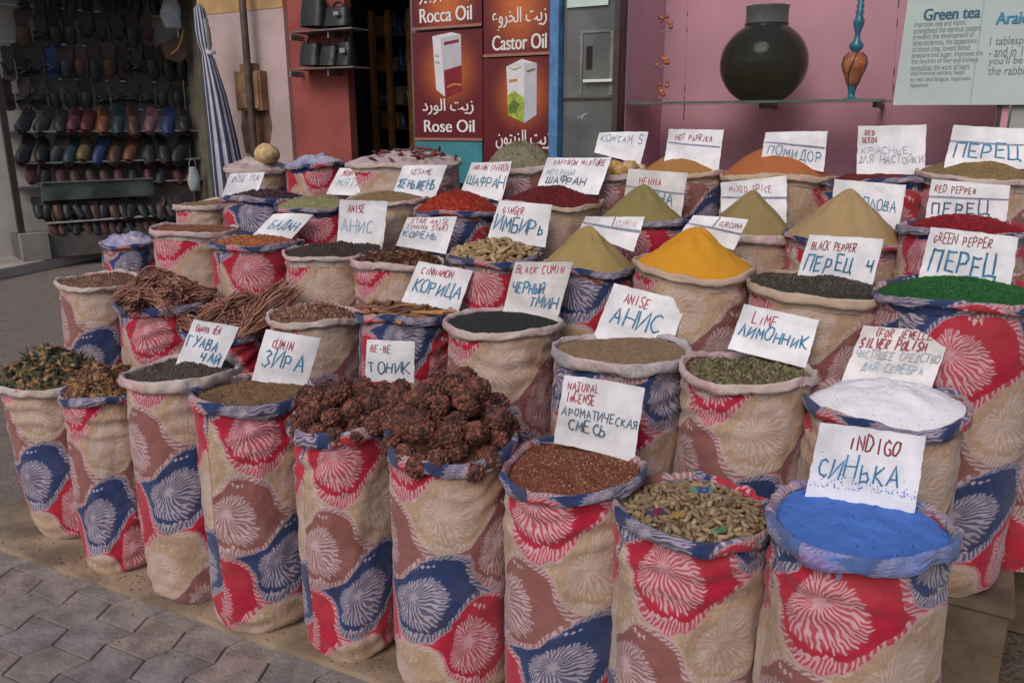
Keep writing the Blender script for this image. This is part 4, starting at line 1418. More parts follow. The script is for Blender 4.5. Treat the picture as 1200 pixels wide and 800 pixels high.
    if rules:
        mb = MB()
        for (xa, ya, xb, yb) in rules:
            stroke(mb, [(xa + (xb - xa) * f, ya + (yb - ya) * f + r_.gauss(0, .006)) for f in (0, .25, .5, .75, 1)], .006 * 1.0)
        mb.build('ruled_line', INKS['k'], root, loc)
    card.last = (pt, loc)
    return root


ic = card([(962, 494), (1085, 511), (1074, 585), (947, 566)], 'A9', [('INDIGO', 'd', .30, .80, .13, .37), ('СИНЬКА', 'b', .05, .84, .52, .84, .10)], 'white card reading INDIGO in red, its foot dusted with blue powder', tilt=10)
m = MB()
_pt, _loc = card.last
_r = random.Random(4)
for i in range(170):
    a, b, q = _r.uniform(.01, .99), 1.0 - abs(_r.gauss(0, .075)) * (1 if i % 5 else 2.5), _r.uniform(.003, .012)
    m.add([_pt(a + q * math.cos(w_ + i) * .6, b + q * 1.2 * math.sin(w_ + i), .0009 + i * .000004) for w_ in (0, 1.3, 2.6, 3.9, 5.1)], [(0, 1, 2, 3, 4)])
m.build('powder_stain', M_INDIGO, ic, _loc)['kind'] = 'stuff'
card([(1012, 381), (1116, 388), (1095, 446), (990, 436)], 'B9', [('(FOR JEWELLERY)', 'd', .16, .98, .04, .20, .16), ('SILVER POLISH', 'd', .04, .80, .24, .44, .17), ('ЧИСТЯЩЕЕ СРЕДСТВО', 'g', .03, .99, .50, .66), ('ДЛЯ СЕРЕБРА', 'p', .16, .86, .76, .92)], 'white card reading SILVER POLISH leaning over the white powder', tilt=32, mat=M_CARD2)
card([(662, 438), (756, 453), (745, 527), (652, 503)], 'A7', [('NATURAL', 'r', .06, .46, .09, .23), ('INCENSE', 'r', .06, .43, .28, .43), ('АРОМАТИЧЕСКАЯ', 'n', .04, .99, .53, .68, .12), ('СМЕСЬ', 'n', .14, .62, .74, .92, .13)], 'white card reading NATURAL INCENSE in red', tilt=6)
card([(872, 356), (960, 375), (947, 421), (856, 399)], 'B8', [('LIME', 'r', .17, .50, .16, .42), ('ЛИМОННИК', 'b', .05, .96, .50, .80, .16)], 'white card reading LIME standing in dried leaf', tilt=14)
card([(720, 332), (805, 353), (786, 406), (699, 385)], 'B7', [('ANISE', 'r', .20, .56, .15, .36), ('АНИС', 'b', .10, .84, .44, .82, .11)], 'white card reading ANISE standing in the level tan seed', tilt=16)
card([(603, 307), (671, 307), (655, 367), (590, 360)], 'B6', [('BLACK CUMIN', 'r', .05, .90, .08, .24), ('ЧЕРНЫЙ', 'b', .05, .66, .44, .66, .15), ('ТМИН', 'b', .42, .94, .72, .93, .15)], 'white card reading BLACK CUMIN above fine black seed', tilt=10, mat=M_CARD2)
card([(490, 306), (554, 317), (540, 356), (473, 346)], 'B5', [('CINNAMON', 'r', .12, .70, .12, .33), ('КОРИЦА', 'b', .08, .96, .50, .86, .12)], 'white card reading CINNAMON above the curled sticks', tilt=14)
card([(585, 235), (647, 240), (640, 281), (573, 273)], 'C6', [('GINGER', 'r', .12, .52, .15, .36), ('ИМБИРЬ', 'b', .04, .96, .50, .90, .12)], 'white card reading GINGER above tan root pieces', tilt=10)
card([(478, 255), (536, 254), (525, 290), (467, 282)], 'C5', [('STAR ANISE', 'r', .10, .88, .06, .25, .15), ('(CHINA STAR)', 'r', .06, .90, .31, .48, .15), ('КОРЕНЬ', 'b', .04, .74, .56, .80, .13)], 'white card with two red lines standing among the star anise', tilt=14)
card([(398, 234), (454, 236), (450, 280), (395, 277)], 'C4', [('ANISE', 'r', .18, .54, .14, .34), ('АНИС', 'p', .05, .78, .52, .86, .12)], 'upright white card reading ANISE behind the dark cloves', tilt=4)
card([(320, 250), (367, 250), (345, 273), (299, 271)], 'C3', [('БАДАН', 'b', .22, .92, .42, .84, .12)], 'pale blue lettered card leaning far back behind the orange chips', tilt=38)
card([(270, 204), (311, 202), (303, 224), (261, 229)], 'D2', [('ROSE TEA', 'g', .12, .88, .12, .42, .14)], 'small white card beside the closed parasol, above the purple buds', tilt=20)
card([(398, 197), (438, 198), (425, 224), (385, 222)], 'D3', [('MINT', 'r', .18, .50, .10, .36, .14), ('МЯТА', 'p', .14, .84, .50, .86, .12)], 'white card with short red word above the pale green leaf', tilt=24)
card([(472, 194), (524, 193), (512, 225), (462, 222)], 'D4', [('SESAME', 'd', .22, .74, .16, .36, .14), ('ЖЕНЬШЕНЬ', 'b', .03, .92, .56, .92, .13)], 'white card with blue letters above the light brown seed', tilt=18)
card([(553, 191), (600, 189), (590, 228), (543, 218)], 'D5', [('INDIAN SAFFRON', 'r', .06, .96, .10, .30, .13), ('ШАФРАН', 'b', .04, .96, .56, .88, .13)], 'small white card reading INDIAN SAFFRON above the scarlet threads', tilt=16)
card([(642, 185), (717, 185), (704, 221), (631, 216)], 'D6', [('SAFFRON MIXTURE', 'd', .12, .94, .08, .26, .15), ('МЕСТНЫЙ', 'p', .06, .52, .42, .62, .13), ('ШАФРАН', 'n', .10, .74, .70, .94, .15)], 'wide white card reading SAFFRON MIXTURE above dark crimson threads', tilt=20)
card([(702, 155), (760, 154), (752, 186), (697, 174)], 'E5', [('КОМСАМ S', 'b', .06, .95, .16, .50, .12)], 'white card with only blue lettering above the yellow resin lumps', tilt=14)
card([(784, 151), (848, 152), (843, 193), (779, 183)], 'E6', [('HOT PAPRIKA', 'd', .14, .82, .18, .38, .14)], 'white ruled card reading HOT PAPRIKA', tilt=8, rules=((.02, .48, .98, .50),))
card([(897, 155), (970, 154), (966, 193), (893, 180)], 'E7', [('ПОМИДОР', 'b', .08, .96, .62, .96, .13)], 'white ruled card with a torn top behind the orange red powder', tilt=8, rules=((.02, .46, .98, .50),))
card([(1006, 148), (1086, 146), (1084, 194), (1004, 194)], 'E8', [('RED', 'd', .10, .26, .12, .24, .2), ('SEEDS', 'd', .06, .30, .30, .42, .2), ('КРАСНЫЕ', 'p', .06, .76, .54, .70, .13), ('ДЛЯ НАСТОЙКИ', 'g', .02, .98, .76, .94, .13)], 'upright white card reading RED SEEDS with faded blue lines below', tilt=6, base_back=.02)
card([(1118, 147), (1206, 151), (1205, 190), (1108, 188)], 'E9', [('ПЕРЕЦ', 'b', .08, .92, .52, .92, .13)], 'white ruled card reading only ПЕРЕЦ at the far end of the last row', tilt=12, rules=((.0, .46, 1., .50),))
card([(737, 198), (806, 203), (799, 248), (731, 238)], 'D7', [('HENNA', 'r', .20, .60, .18, .40, .12), ('ХНА', 'b', .40, .84, .58, .90, .11)], 'cream white card reading HENNA behind the olive cone', tilt=8, base_back=.13, mat=M_CARD2, rules=((.0, .50, 1., .54),))
card([(687, 254), (756, 254), (745, 288), (680, 268)], 'C7', [('CUMIN', 'r', .54, .90, .16, .40, .12)], 'white card ruled into cells reading CUMIN behind the mustard cone', tilt=14, base_back=.12, rules=((.0, .52, 1., .52), (.50, .0, .50, .52)))
card([(845, 214), (922, 206), (922, 252), (845, 243)], 'D8', [('MIXED SPICE', 'd', .12, .78, .20, .40, .13)], 'white ruled card reading MIXED SPICE', tilt=6, base_back=.14, rules=((.0, .60, 1., .56),))
card([(813, 252), (877, 257), (863, 286), (800, 270)], 'C8', [('CURCUMA', 'd', .54, .96, .20, .42, .14)], 'low white card reading CURCUMA behind the yellow cone', tilt=18, base_back=.15, rules=((.0, .56, 1., .60), (.50, .0, .46, .56)))
card([(978, 210), (1062, 217), (1055, 260), (974, 245)], 'D9', [('RED', 'p', .60, .72, .12, .22, .1), ('ДЛЯ ПЛОВА', 'b', .06, .92, .50, .78, .13)], 'white card with blue lettering mostly hidden by the tall tan cone', tilt=8, base_back=.16)
card([(1092, 210), (1184, 218), (1180, 252), (1085, 252)], 'D10', [('RED PEPPER', 'd', .06, .60, .16, .36, .13), ('ПЕРЕЦ', 'n', .05, .78, .62, .98, .13)], 'white card reading RED PEPPER above crimson peppercorns', tilt=8, rules=((.0, .48, 1., .48),))
card([(949, 275), (1036, 280), (1024, 327), (935, 321)], 'C9', [('BLACK PEPPER', 'd', .07, .68, .16, .36, .13), ('ПЕРЕЦ Ч', 'b', .05, .97, .48, .88, .11)], 'white card reading BLACK PEPPER standing in dark peppercorns', tilt=8)
card([(1091, 266), (1194, 278), (1185, 331), (1078, 318)], 'C10', [('GREEN PEPPER', 'd', .06, .74, .12, .32, .12), ('ПЕРЕЦ', 'b', .08, .84, .50, .96, .11)], 'white card reading GREEN PEPPER above vivid green corns', tilt=8)
card([(227, 374), (280, 383), (259, 431), (208, 420)], 'A3', [('GUAVA TEA', 'r', .12, .66, .12, .27, .14), ('ГУАВА', 'b', .04, .76, .40, .66, .12), ('ЧАЙ', 'b', .44, .94, .70, .95, .14)], 'tilted white card reading GUAVA TEA', tilt=14)
card([(311, 386), (376, 396), (361, 445), (297, 435)], 'A4', [('CUMIN', 'r', .18, .58, .17, .38, .12), ('ЗИРА', 'b', .08, .88, .46, .84, .10)], 'white card reading CUMIN above the blue and pink cuff', tilt=10)
card([(430, 398), (486, 400), (485, 440), (428, 438)], 'A6', [('BE-BE', 'r', .08, .52, .14, .34, .13), ('ТОНИК', 'n', .04, .94, .64, .96, .12)], 'white card rising behind the brown cones', tilt=4, base_back=.16)

# ------------------------------------------------------------------ the shop front
VW = 4.42
TOPZ = 3.0
M_PLASTER = mat_plain('pale_pink_plaster', (0.42, 0.32, 0.305), .9, .16, 2.5, .3, 30)
M_OCHRE = mat_plain('ochre_plaster', (0.42, 0.26, 0.12), .9, .25, 4, .3, 30)
M_REDWALL = mat_plain('dusty_red_paint', (0.26, 0.060, 0.050), .8, .22, 3, .2, 30)
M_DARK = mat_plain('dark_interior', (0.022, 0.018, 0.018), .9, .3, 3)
M_PINK = mat_plain('dusty_pink_paint', (0.57, 0.265, 0.33), .75, .10, 1.8, .15, 25)
M_BLUE = mat_plain('blue_painted_steel', (0.075, 0.20, 0.40), .5, .3, 12, .15, 30)
M_FRAME = mat_plain('dark_window_frame', (0.05, 0.035, 0.035), .5, .3, 10)
M_GREY = mat_plain('grey_door_panel', (0.135, 0.135, 0.135), .45, .3, 4)
M_LGREY = mat_plain('pale_grey_paint', (0.30, 0.30, 0.29), .7, .15, 5)
M_BROWNPOLE = mat_plain('brown_pipe', (0.075, 0.05, 0.04), .6, .35, 15)
M_WOOD = mat_plain('orange_wood', (0.36, 0.15, 0.05), .5, .35, 12)
M_BOXWOOD = mat_plain('weathered_box_wood', (0.22, 0.12, 0.065), .8, .35, 10, .2, 40)
M_TEAL = mat_plain('teal_panel', (0.045, 0.22, 0.25), .4, .25, 5)
M_BLACK = mat_plain('black_leather', (0.018, 0.017, 0.018), .45, .3, 20)
M_STEEL = mat_plain('worn_steel', (0.35, 0.34, 0.33), .4, .2, 20, metal=.7)


def glass_mat(name, tint=(0.9, 0.95, 0.95), refl=0.12):
    m, nt, bs = new_mat(name)
    nt.nodes.remove(bs)
    tr = nt.nodes.new('ShaderNodeBsdfTransparent')
    tr.inputs[0].default_value = (*tint, 1)
    gl = nt.nodes.new('ShaderNodeBsdfGlossy')
    gl.inputs['Roughness'].default_value = 0.02
    fr = nt.nodes.new('ShaderNodeFresnel')
    fr.inputs[0].default_value = 1.5
    X.nt = nt
    f = X(fr.outputs[0]) * (refl / 0.04 * 0.35) + refl * 0.3
    mx = nt.nodes.new('ShaderNodeMixShader')
    nt.links.new(f.s, mx.inputs[0])
    nt.links.new(tr.outputs[0], mx.inputs[1])
    nt.links.new(gl.outputs[0], mx.inputs[2])
    nt.links.new(mx.outputs[0], [n for n in nt.nodes if n.type == 'OUTPUT_MATERIAL'][0].inputs[0])
    return m


M_GLASS = glass_mat('window_glass', (0.95, 0.97, 0.97), 0.015)
M_GLASSG = glass_mat('green_shelf_glass', (0.55, 0.72, 0.68), 0.12)


def U(px, py=90, v=VW):
    return uz(px, py, v)[0]


def Z(px, py, v=VW):
    return uz(px, py, v)[1]


def solid(name, u0, u1, v0, v1, z0, z1, mat, parent=None, L=(0, 0, 0), bevel=0):
    m = MB()
    m.ubox(u0, u1, v0, v1, z0, z1)
    return m.build(name, mat, parent, L, bevel)


uL, uR = U(239), U(337)
# plaster wall with its ochre band, as one thing with parts
w = thing('plaster_wall', 'pale pink plaster wall with an ochre band on top, behind the closed parasol', 'wall', uvz((uL + uR) / 2, VW, 0))
zb = Z(290, 13)
solid('plaster', uL, uR, VW, VW + .25, -.03, zb, M_PLASTER, w, w.location)
solid('ochre_band', uL, uR, VW - .004, VW + .25, zb + .0005, TOPZ, M_OCHRE, w, w.location)
m = MB()
pp = []
us, zs = U(297, 130), Z(297, 130)
for i in range(24):
    t = 2 * math.pi * i / 24
    r = 1 + .3 * mnoise.noise((math.cos(t) * 2, math.sin(t) * 2, 5))
    pp.append(uvz(us + .02 + .16 * r * math.cos(t), VW - .004, zs - .12 + .22 * r * math.sin(t)))
m.prism(pp, EV * .002)
m.build('damp_stain', mat_plain('damp_brown_stain', (0.17, 0.095, 0.06), .9, .5, 6), w, w.location)
# pipe and meter box on it
m = MB()
up = U(303.5)
m.tube([uvz(up, VW - .10, z) for z in (-.02, .8, 1.6, 2.4, 3.0)], .026, 12)
tag(m.build('drain_pipe', M_BROWNPOLE, None, uvz(up, VW - .1, 0)), 'dark brown vertical pipe standing against the pale pink wall', 'pipe')
bx0, bx1, bz0, bz1 = U(283), U(313), Z(298, 130), Z(298, 84)
t_ = thing('meter_box', 'weathered wooden meter box behind the dark pipe', 'meter box', uvz((bx0 + bx1) / 2, VW - .07, bz0))
solid('case', bx0, bx1, VW - .07, VW - .0045, bz0, bz1, M_BOXWOOD, t_, t_.location, .004)
solid('door', bx0 + .015, bx1 - .015, VW - .082, VW - .0715, bz0 + .015, bz1 - .015, M_BOXWOOD, t_, t_.location, .003)
solid('roof_board', U(289), U(305), VW - .06, VW - .005, bz1 + .001, Z(298, 75), M_BOXWOOD, t_, t_.location, .003)

# red niche with shelves and a dark doorway
uD, uE = U(404), U(483)
t_ = thing('red_niche_wall', 'dusty red back wall of the niche beside the doorway', 'wall', uvz((uR + uD) / 2, VW + .28, 0))
solid('back_panel', uR + .002, uD, VW + .03, VW + .10, -.03, TOPZ, M_REDWALL, t_, t_.location)

for py, xa, xb, lab in ((36, 338, 412, 'upper thin shelf across the red niche'), (80, 339, 414, 'lower thin shelf across the red niche')):
    z = Z(370, py, VW - .10)
    sh = thing('niche_shelf', lab, 'shelf', uvz(U(375, py, VW), VW + .03, z))
    solid('board', U(xa, py, VW - .14) + .01, U(xb, py, VW - .14), VW - .14, VW + .028, z - .009, z, mat_plain('dim_shelf_edge', (0.17, 0.14, 0.135), .5, .3, 8), sh, sh.location)
    for ux in (U(352, py), U(396, py)):
        solid('bracket', ux - .006, ux + .006, VW - .10, VW + .028, z - .05, z - .0125, M_STEEL, sh, sh.location)
# black bags on the shelves


def bag(px0, px1, pyt, pyb, lab, flap, v=VW - .055):
    u0, u1 = U(px0, pyb, v), U(px1, pyb, v)
    z0, z1 = Z(px0, pyb, v) + .001, Z(px0, pyt, v)
    root = thing('black_bag', lab, 'bag', uvz((u0 + u1) / 2, v, z0), 'black bags on the niche shelves')
    m = MB()
    vs = []
    n, k = 14, 10
    for i in range(k + 1):
        f = i / k
        for j in range(n):
            t = 2 * math.pi * j / n
            a = (u1 - u0) / 2 * (1 - .18 * f ** 2) * (abs(math.cos(t)) ** .5) * (1 if math.cos(t) > 0 else -1)
            b = .07 * (1 - .45 * f) * (abs(math.sin(t)) ** .6) * (1 if math.sin(t) > 0 else -1)
            vs.append(uvz((u0 + u1) / 2 + a, v + b, z0 + (z1 - z0) * .78 * f) + EU * .01 * mnoise.noise((f * 3, t, px0)))
    fs = [(i * n + j, i * n + (j + 1) % n, (i + 1) * n + (j + 1) % n, (i + 1) * n + j) for i in range(k) for j in range(n)]
    fs.append(tuple(k * n + j for j in range(n)))
    m.add(vs, fs, 0, True)
    m.build('body', M_BLACK, root, root.location)
    m = MB()
    uc, hw = (u0 + u1) / 2, (u1 - u0) * .22
    m.tube([uvz(uc + hw * math.cos(t), v, z0 + (z1 - z0) * (.76 + .24 * math.sin(t))) for t in [math.pi * q / 10 for q in range(11)]], .008, 6)
    m.build('handle', M_BLACK, root, root.location)
    if flap:
        uf = uc + (u1 - u0) * .22
        solid('clasp', uf - .022, uf + .022, v - .082, v - .068, z0 + (z1 - z0) * .4, z0 + (z1 - z0) * .55, M_STEEL, root, root.location)


bag(357, 383, -12, 33, 'black bag at the red side of the upper niche shelf', False)
bag(384, 412, 4, 33, 'low black bag beside the taller one on the upper niche shelf', True)
bag(356, 378, 44, 78, 'black bag at the red side of the lower niche shelf', False)
bag(379, 399, 48, 78, 'narrow black bag in the middle of the lower niche shelf', False)
bag(400, 416, 42, 78, 'black bag with a pale clasp at the doorway end of the lower shelf', True)
# dark room behind the doorway
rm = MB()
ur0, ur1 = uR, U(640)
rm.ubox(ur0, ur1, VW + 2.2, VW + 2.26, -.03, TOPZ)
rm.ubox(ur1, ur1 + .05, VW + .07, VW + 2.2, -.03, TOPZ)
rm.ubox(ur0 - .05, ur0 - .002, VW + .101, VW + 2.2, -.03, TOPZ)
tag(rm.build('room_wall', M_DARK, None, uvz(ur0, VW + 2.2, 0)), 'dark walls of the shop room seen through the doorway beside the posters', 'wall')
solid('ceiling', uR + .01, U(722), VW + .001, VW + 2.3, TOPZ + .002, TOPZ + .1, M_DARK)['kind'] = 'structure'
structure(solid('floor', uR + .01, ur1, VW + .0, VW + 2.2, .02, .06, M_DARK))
# wooden glass cabinet inside
cv = VW + .9
ca, cb = U(434, 90, cv), U(500, 90, cv)
cbn = thing('display_cabinet', 'orange wood cabinet with glass goods in the dark doorway', 'cabinet', uvz((ca + cb) / 2, cv, .06))
for px in (436, 455, 480):
    uu = U(px, 90, cv)
    solid('post', uu - .022, uu + .022, cv, cv + .04, .06, 2.6, M_WOOD, cbn, cbn.location, .003)
for pyy in (40, 82, 122, 150):
    z = Z(460, pyy, cv)
    solid('shelf', ca + .03, cb, cv + .042, cv + .35, z - .012, z, M_BROWNPOLE, cbn, cbn.location)
solid('back', ca, cb, cv + .36, cv + .38, .06, 2.6, M_DARK, cbn, cbn.location)
gi = [mat_plain('carton_orange', (0.26, 0.10, 0.03), .6, .3), mat_plain('bottle_green', (0.06, 0.10, 0.075), .2, .4), mat_plain('carton_tan', (0.25, 0.17, 0.09), .7, .3), mat_plain('bottle_blue', (0.05, 0.08, 0.14), .25, .4)]
rg = random.Random(3)
for pyy in (40, 82, 122, 150):
    z = Z(460, pyy, cv) + .001
    for i, px in enumerate((442, 449, 461, 467, 474, 486)):
        if rg.random() < .2:
            continue
        uu, hh = U(px, 90, cv + .1), rg.uniform(.10, .19)
        c_ = rg.randrange(4)
        m = MB()
        if c_ in (1, 3):
            m.lathe(uvz(uu, cv + .14, z), [(0, 0), (.032, 0), (.034, hh * .55), (.014, hh * .75), (.013, hh), (0, hh)], 12)
            o = m.build('bottle', gi[c_], None, uvz(uu, cv + .14, z))
            tag(o, 'small dark bottle on a cabinet shelf in the doorway', 'bottle', 'bottles in the doorway cabinet')
        else:
            m.ubox(uu - .035, uu + .035, cv + .09, cv + .17, z, z + hh)
            o = m.build('carton', gi[c_], None, uvz(uu, cv + .14, z), .003)
            tag(o, 'small carton on a cabinet shelf in the doorway', 'carton', 'cartons in the doorway cabinet')

# posters on their backing wall
structure(solid('wall', uE, U(722), VW, VW + .06, -.03, TOPZ, M_GREY))


def text_mesh(body, size, bold=0.0):
    cu = bpy.data.curves.new('text', 'FONT')
    cu.body = body
    cu.size = size
    o = bpy.data.objects.new('text', cu)
    COL.objects.link(o)
    dg = bpy.context.evaluated_depsgraph_get()
    me = bpy.data.meshes.new_from_object(o.evaluated_get(dg))
    V = [tuple(v.co) for v in me.vertices]
    Fc = [tuple(p.vertices) for p in me.polygons]
    bpy.data.objects.remove(o)
    bpy.data.curves.remove(cu)
    bpy.data.meshes.remove(me)
    # islands get a hair of separate height so that touching letters never share a plane
    par = list(range(len(V)))

    def fd(a):
        while par[a] != a:
            par[a] = par[par[a]]
            a = par[a]
        return a
    for f in Fc:
        for q in f[1:]:
            par[fd(q)] = fd(f[0])
    ids = {}
    out = []
    for i, (x, y, z) in enumerate(V):
        k = ids.setdefault(fd(i), len(ids))
        out.append((x, y, (k % 7) * .00012))
    return out, Fc


def put_text(mb, body, x0, x1, y0, y1, place, bold=0.0, mat=0):
    """fit the text into the box and map it with place(x, y, lift)"""
    V, Fc = text_mesh(body, 1.0)
    if not V:
        return
    xs, ys = [q[0] for q in V], [q[1] for q in V]
    sx, sy = (x1 - x0) / (max(xs) - min(xs)), (y1 - y0) / (max(ys) - min(ys))
    n = 3 if bold else 1
    for k in range(n):
        dx = bold * (k - 1) if bold else 0
        vs = [place(x0 + (q[0] - min(xs)) * sx + dx, y0 + (q[1] - min(ys)) * sy, q[2] + .001 + k * .0009) for q in V]
        mb.add(vs, Fc, mat, False)


def mat_poster(name, c_edge, c_mid, uc, zc, rx, rz):
    """printed maroon poster with an orange burst in its artwork"""
    m, nt, bs = new_mat(name)
    uvn = nt.nodes.new('ShaderNodeSeparateXYZ')
    nt.links.new(coords('UV').s, uvn.inputs[0])
    x, y = (X(uvn.outputs[0]) - uc) / rx, (X(uvn.outputs[1]) - zc) / rz
    r = xsqrt(x * x + y * y)
    f = xramp(1.0 - r, 0.0, 1.0)
    st_ = xramp(xnoise(coords('UV'), 18, 3), .3, .7) * .25 + .8
    c = xmix(f * st_, c_edge, c_mid)
    nt.links.new(c.s, bs.inputs['Base Color'])
    bs.inputs['Roughness'].default_value = .35
    return m


M_TXT = mat_plain('printed_white', (0.72, 0.68, 0.66), .4, .06, 20)
M_TRIM = mat_plain('poster_trim', (0.30, 0.13, 0.10), .35, .2, 10)
M_BXW = mat_plain('printed_carton_white', (0.62, 0.60, 0.62), .4, .05, 20)
M_BXS = mat_plain('printed_carton_grey', (0.44, 0.43, 0.47), .4, .06, 20)
M_BXR = mat_plain('printed_carton_maroon', (0.20, 0.012, 0.02), .4, .2, 20)
M_BXG = mat_plain('printed_carton_green', (0.32, 0.40, 0.05), .4, .4, 40)
M_BXL = mat_plain('printed_leaf_dark', (0.10, 0.16, 0.03), .4, .3, 40)
M_BXO = mat_plain('printed_carton_orange', (0.50, 0.20, 0.04), .4, .2, 40)
VP = VW - .03


def quad_place(px0, px1, pyt, pyb, skew=0.0):
    """frame on the poster plane from the photograph's pixels; x 0..1 across, y 0..1 up"""
    a = uz(px0, (pyt + pyb) / 2, VP)[0]
    b = uz(px1, (pyt + pyb) / 2, VP)[0]
    zt0, zt1 = uz(px0, pyt, VP)[1], uz(px1, pyt - skew, VP)[1]
    zb0, zb1 = uz(px0, pyb, VP)[1], uz(px1, pyb - skew, VP)[1]
    zt, zbm = (zt0 + zt1) / 2, (zb0 + zb1) / 2

    def pl(x, y, lift=0.0):
        return uvz(a + (b - a) * x, VP - .004 - lift, zbm + (zt - zbm) * y)
    return pl, a, b, zbm, zt


def poster(px0, px1, pyt, pyb, skew, label, latin, lat_box, arab, ar_box, boxpolys, burst, name='oil_poster'):
    pl, a, b, z0, z1 = quad_place(px0, px1, pyt, pyb, skew)
    root = thing(name, label, 'poster', pl(.5, 0), 'oil posters')
    m = MB()
    c = [pl(0, 0), pl(1, 0), pl(1, 1), pl(0, 1)]
    m.add(c, [(0, 1, 2, 3)], 0, False, [[(0, 0), (1, 0), (1, 1), (0, 1)]])
    m.add([q + EV * .02 for q in c], [(3, 2, 1, 0)], 0)
    mm = mat_poster(name + '_print', (0.105, 0.004, 0.010), (0.55, 0.13, 0.025), *burst)
    m.build('panel', mm, root, root.location)
    m = MB()
    if latin:
        put_text(m, latin, *lat_box, pl, .006)
    put_text(m, arab, *ar_box, pl, .004)
    m.build('lettering', M_TXT, root, root.location)
    m = MB()
    mats = [M_BXW, M_BXS, M_BXR, M_BXG, M_BXL, M_BXO]
    for i, (poly, mi) in enumerate(boxpolys):
        m.add([pl(x, y, .001 + i * .0006) for x, y in poly], [tuple(range(len(poly)))], mi)
    m.build('printed_carton', mats, root, root.location)
    solid('edge_trim', a, b, VP - .014, VP - .0045, z0 - .006, z0 + .010, M_TRIM, root, root.location)


poster(482, 565, -75, 34, 3, 'maroon poster lettered Rocca Oil, above the Rose Oil one', 'Rocca Oil', (.12, .86, .065, .225), '\uFEAE\uFEF4\uFE9F\uFEAE\uFEA0\uFEDF\uFE8D \uFE96\uFEF3\uFEAF', (.12, .86, .27, .52), [([(.3, .6), (.5, .52), (.7, .6), (.7, .95), (.3, .95)], 0)], (.5, .25, .5, .38))
poster(485, 566, 38, 165, 3, 'maroon poster lettered Rose Oil, above the teal panel', 'Rose Oil', (.15, .88, .07, .185), '\uFEA9\uFEAD\uFEEE\uFEDF\uFE8D \uFE96\uFEF3\uFEAF', (.13, .87, .235, .385),
       [([(.30, .96), (.42, .94), (.47, .40), (.34, .47)], 0), ([(.42, .94), (.71, .96), (.71, .46), (.47, .40)], 1), ([(.30, .96), (.42, .94), (.71, .96), (.58, .985)], 0), ([(.46, .645), (.71, .685), (.71, .455), (.47, .395)], 2), ([(.50, .50), (.60, .525), (.71, .515), (.71, .50), (.60, .508), (.50, .48)], 5), ([(.47, .90), (.68, .92), (.68, .895), (.47, .875)], 2), ([(.33, .80), (.39, .79), (.39, .77), (.33, .78)], 1), ([(.34, .74), (.40, .73), (.40, .71), (.34, .72)], 1)], (.52, .64, .52, .42))
poster(567, 651, -50, 66, 3, 'maroon poster lettered Castor Oil, beside the blue post', 'Castor Oil', (.13, .89, .055, .21), '\uFEC9\uFEED\uFEAE\uFEA8\uFEDF\uFE8D \uFE96\uFEF3\uFEAF', (.13, .89, .25, .49),
       [([(.30, .70), (.46, .575), (.46, 1.0), (.30, 1.0)], 0), ([(.46, .575), (.70, .66), (.70, 1.0), (.46, 1.0)], 1), ([(.46, .575), (.70, .66), (.70, .78), (.58, .72), (.46, .68)], 4)], (.5, .5, .55, .6))
poster(567, 651, 69, 196, 3, 'maroon poster with a green and white carton, half hidden by the herb mound', None, None, '\uFEE5\uFEEE\uFE98\uFEF3\uFEB0\uFEDF\uFE8D \uFE96\uFEF3\uFEAF', (.18, .94, .16, .34),
       [([(.33, .92), (.58, .95), (.58, .41), (.36, .48)], 0), ([(.58, .95), (.75, .94), (.75, .48), (.58, .40)], 1), ([(.33, .92), (.55, .985), (.75, .94), (.58, .945)], 0), ([(.345, .66), (.45, .70), (.58, .63), (.58, .405), (.36, .475)], 3), ([(.36, .57), (.44, .62), (.52, .58), (.47, .50), (.38, .49)], 4), ([(.34, .92), (.45, .90), (.56, .925), (.45, .885)], 3), ([(.37, .80), (.48, .81), (.48, .79), (.37, .78)], 5), ([(.62, .88), (.73, .90), (.73, .885), (.62, .865)], 4)], (.55, .66, .5, .42))
pl, a_, b_, z0_, z1_ = quad_place(490, 566, 167, 215, 2)
tag(solid('teal_panel', a_, b_, VP - .01, VP + .02, z0_, z1_, M_TEAL, None, pl(.5, 0)), 'glossy teal panel under the Rose Oil poster', 'panel')
# blue post, glazed grey door, dark mullion
tag(solid('blue_post', U(651.5), U(662), VW - .09, VW - .001, -.02, TOPZ, M_BLUE, None, uvz(U(657), VW - .05, 0), .006), 'narrow blue painted steel post beside the oil posters', 'post')
M_REFL = mat_plain('dull_frame_reflection', (0.175, 0.175, 0.17), .5, .3, 6)
gd = thing('glazed_door', 'grey glazed door panel between the blue post and the pink window', 'door', uvz(U(692), VW - .03, 0))
ga, gb = U(663), U(722)
solid('leaf', ga, gb, VW - .03, VW - .0005, .0, TOPZ, mat_plain('grey_door_glass', (0.115, 0.12, 0.12), .12, .35, 3), gd, gd.location)
for (x0, x1, y0, y1, nm) in ((683, 686, 37, 112, 'reflected_frame'), (718, 722, 37, 112, 'reflected_frame'), (686, 718, 37, 40, 'reflected_frame')):  # pale frame reflected in the door glass, modelled as solid bars
    solid(nm, U(x0, 60), U(x1, 60), VW - .037, VW - .0305, Z(x0, y1), Z(x0, y0), M_REFL, gd, gd.location)
solid('push_bar', U(688), U(722), VW - .06, VW - .0375, Z(705, 97), Z(705, 93.5), mat_plain('bright_bar', (0.62, 0.64, 0.64), .3, .05), gd, gd.location, .002)
solid('middle_rail', ga + .001, gb - .001, VW - .042, VW - .0305, Z(690, 117), Z(690, 114.5), M_FRAME, gd, gd.location)
mk = MB()
ucx, zcx = U(686), Z(686, 136)
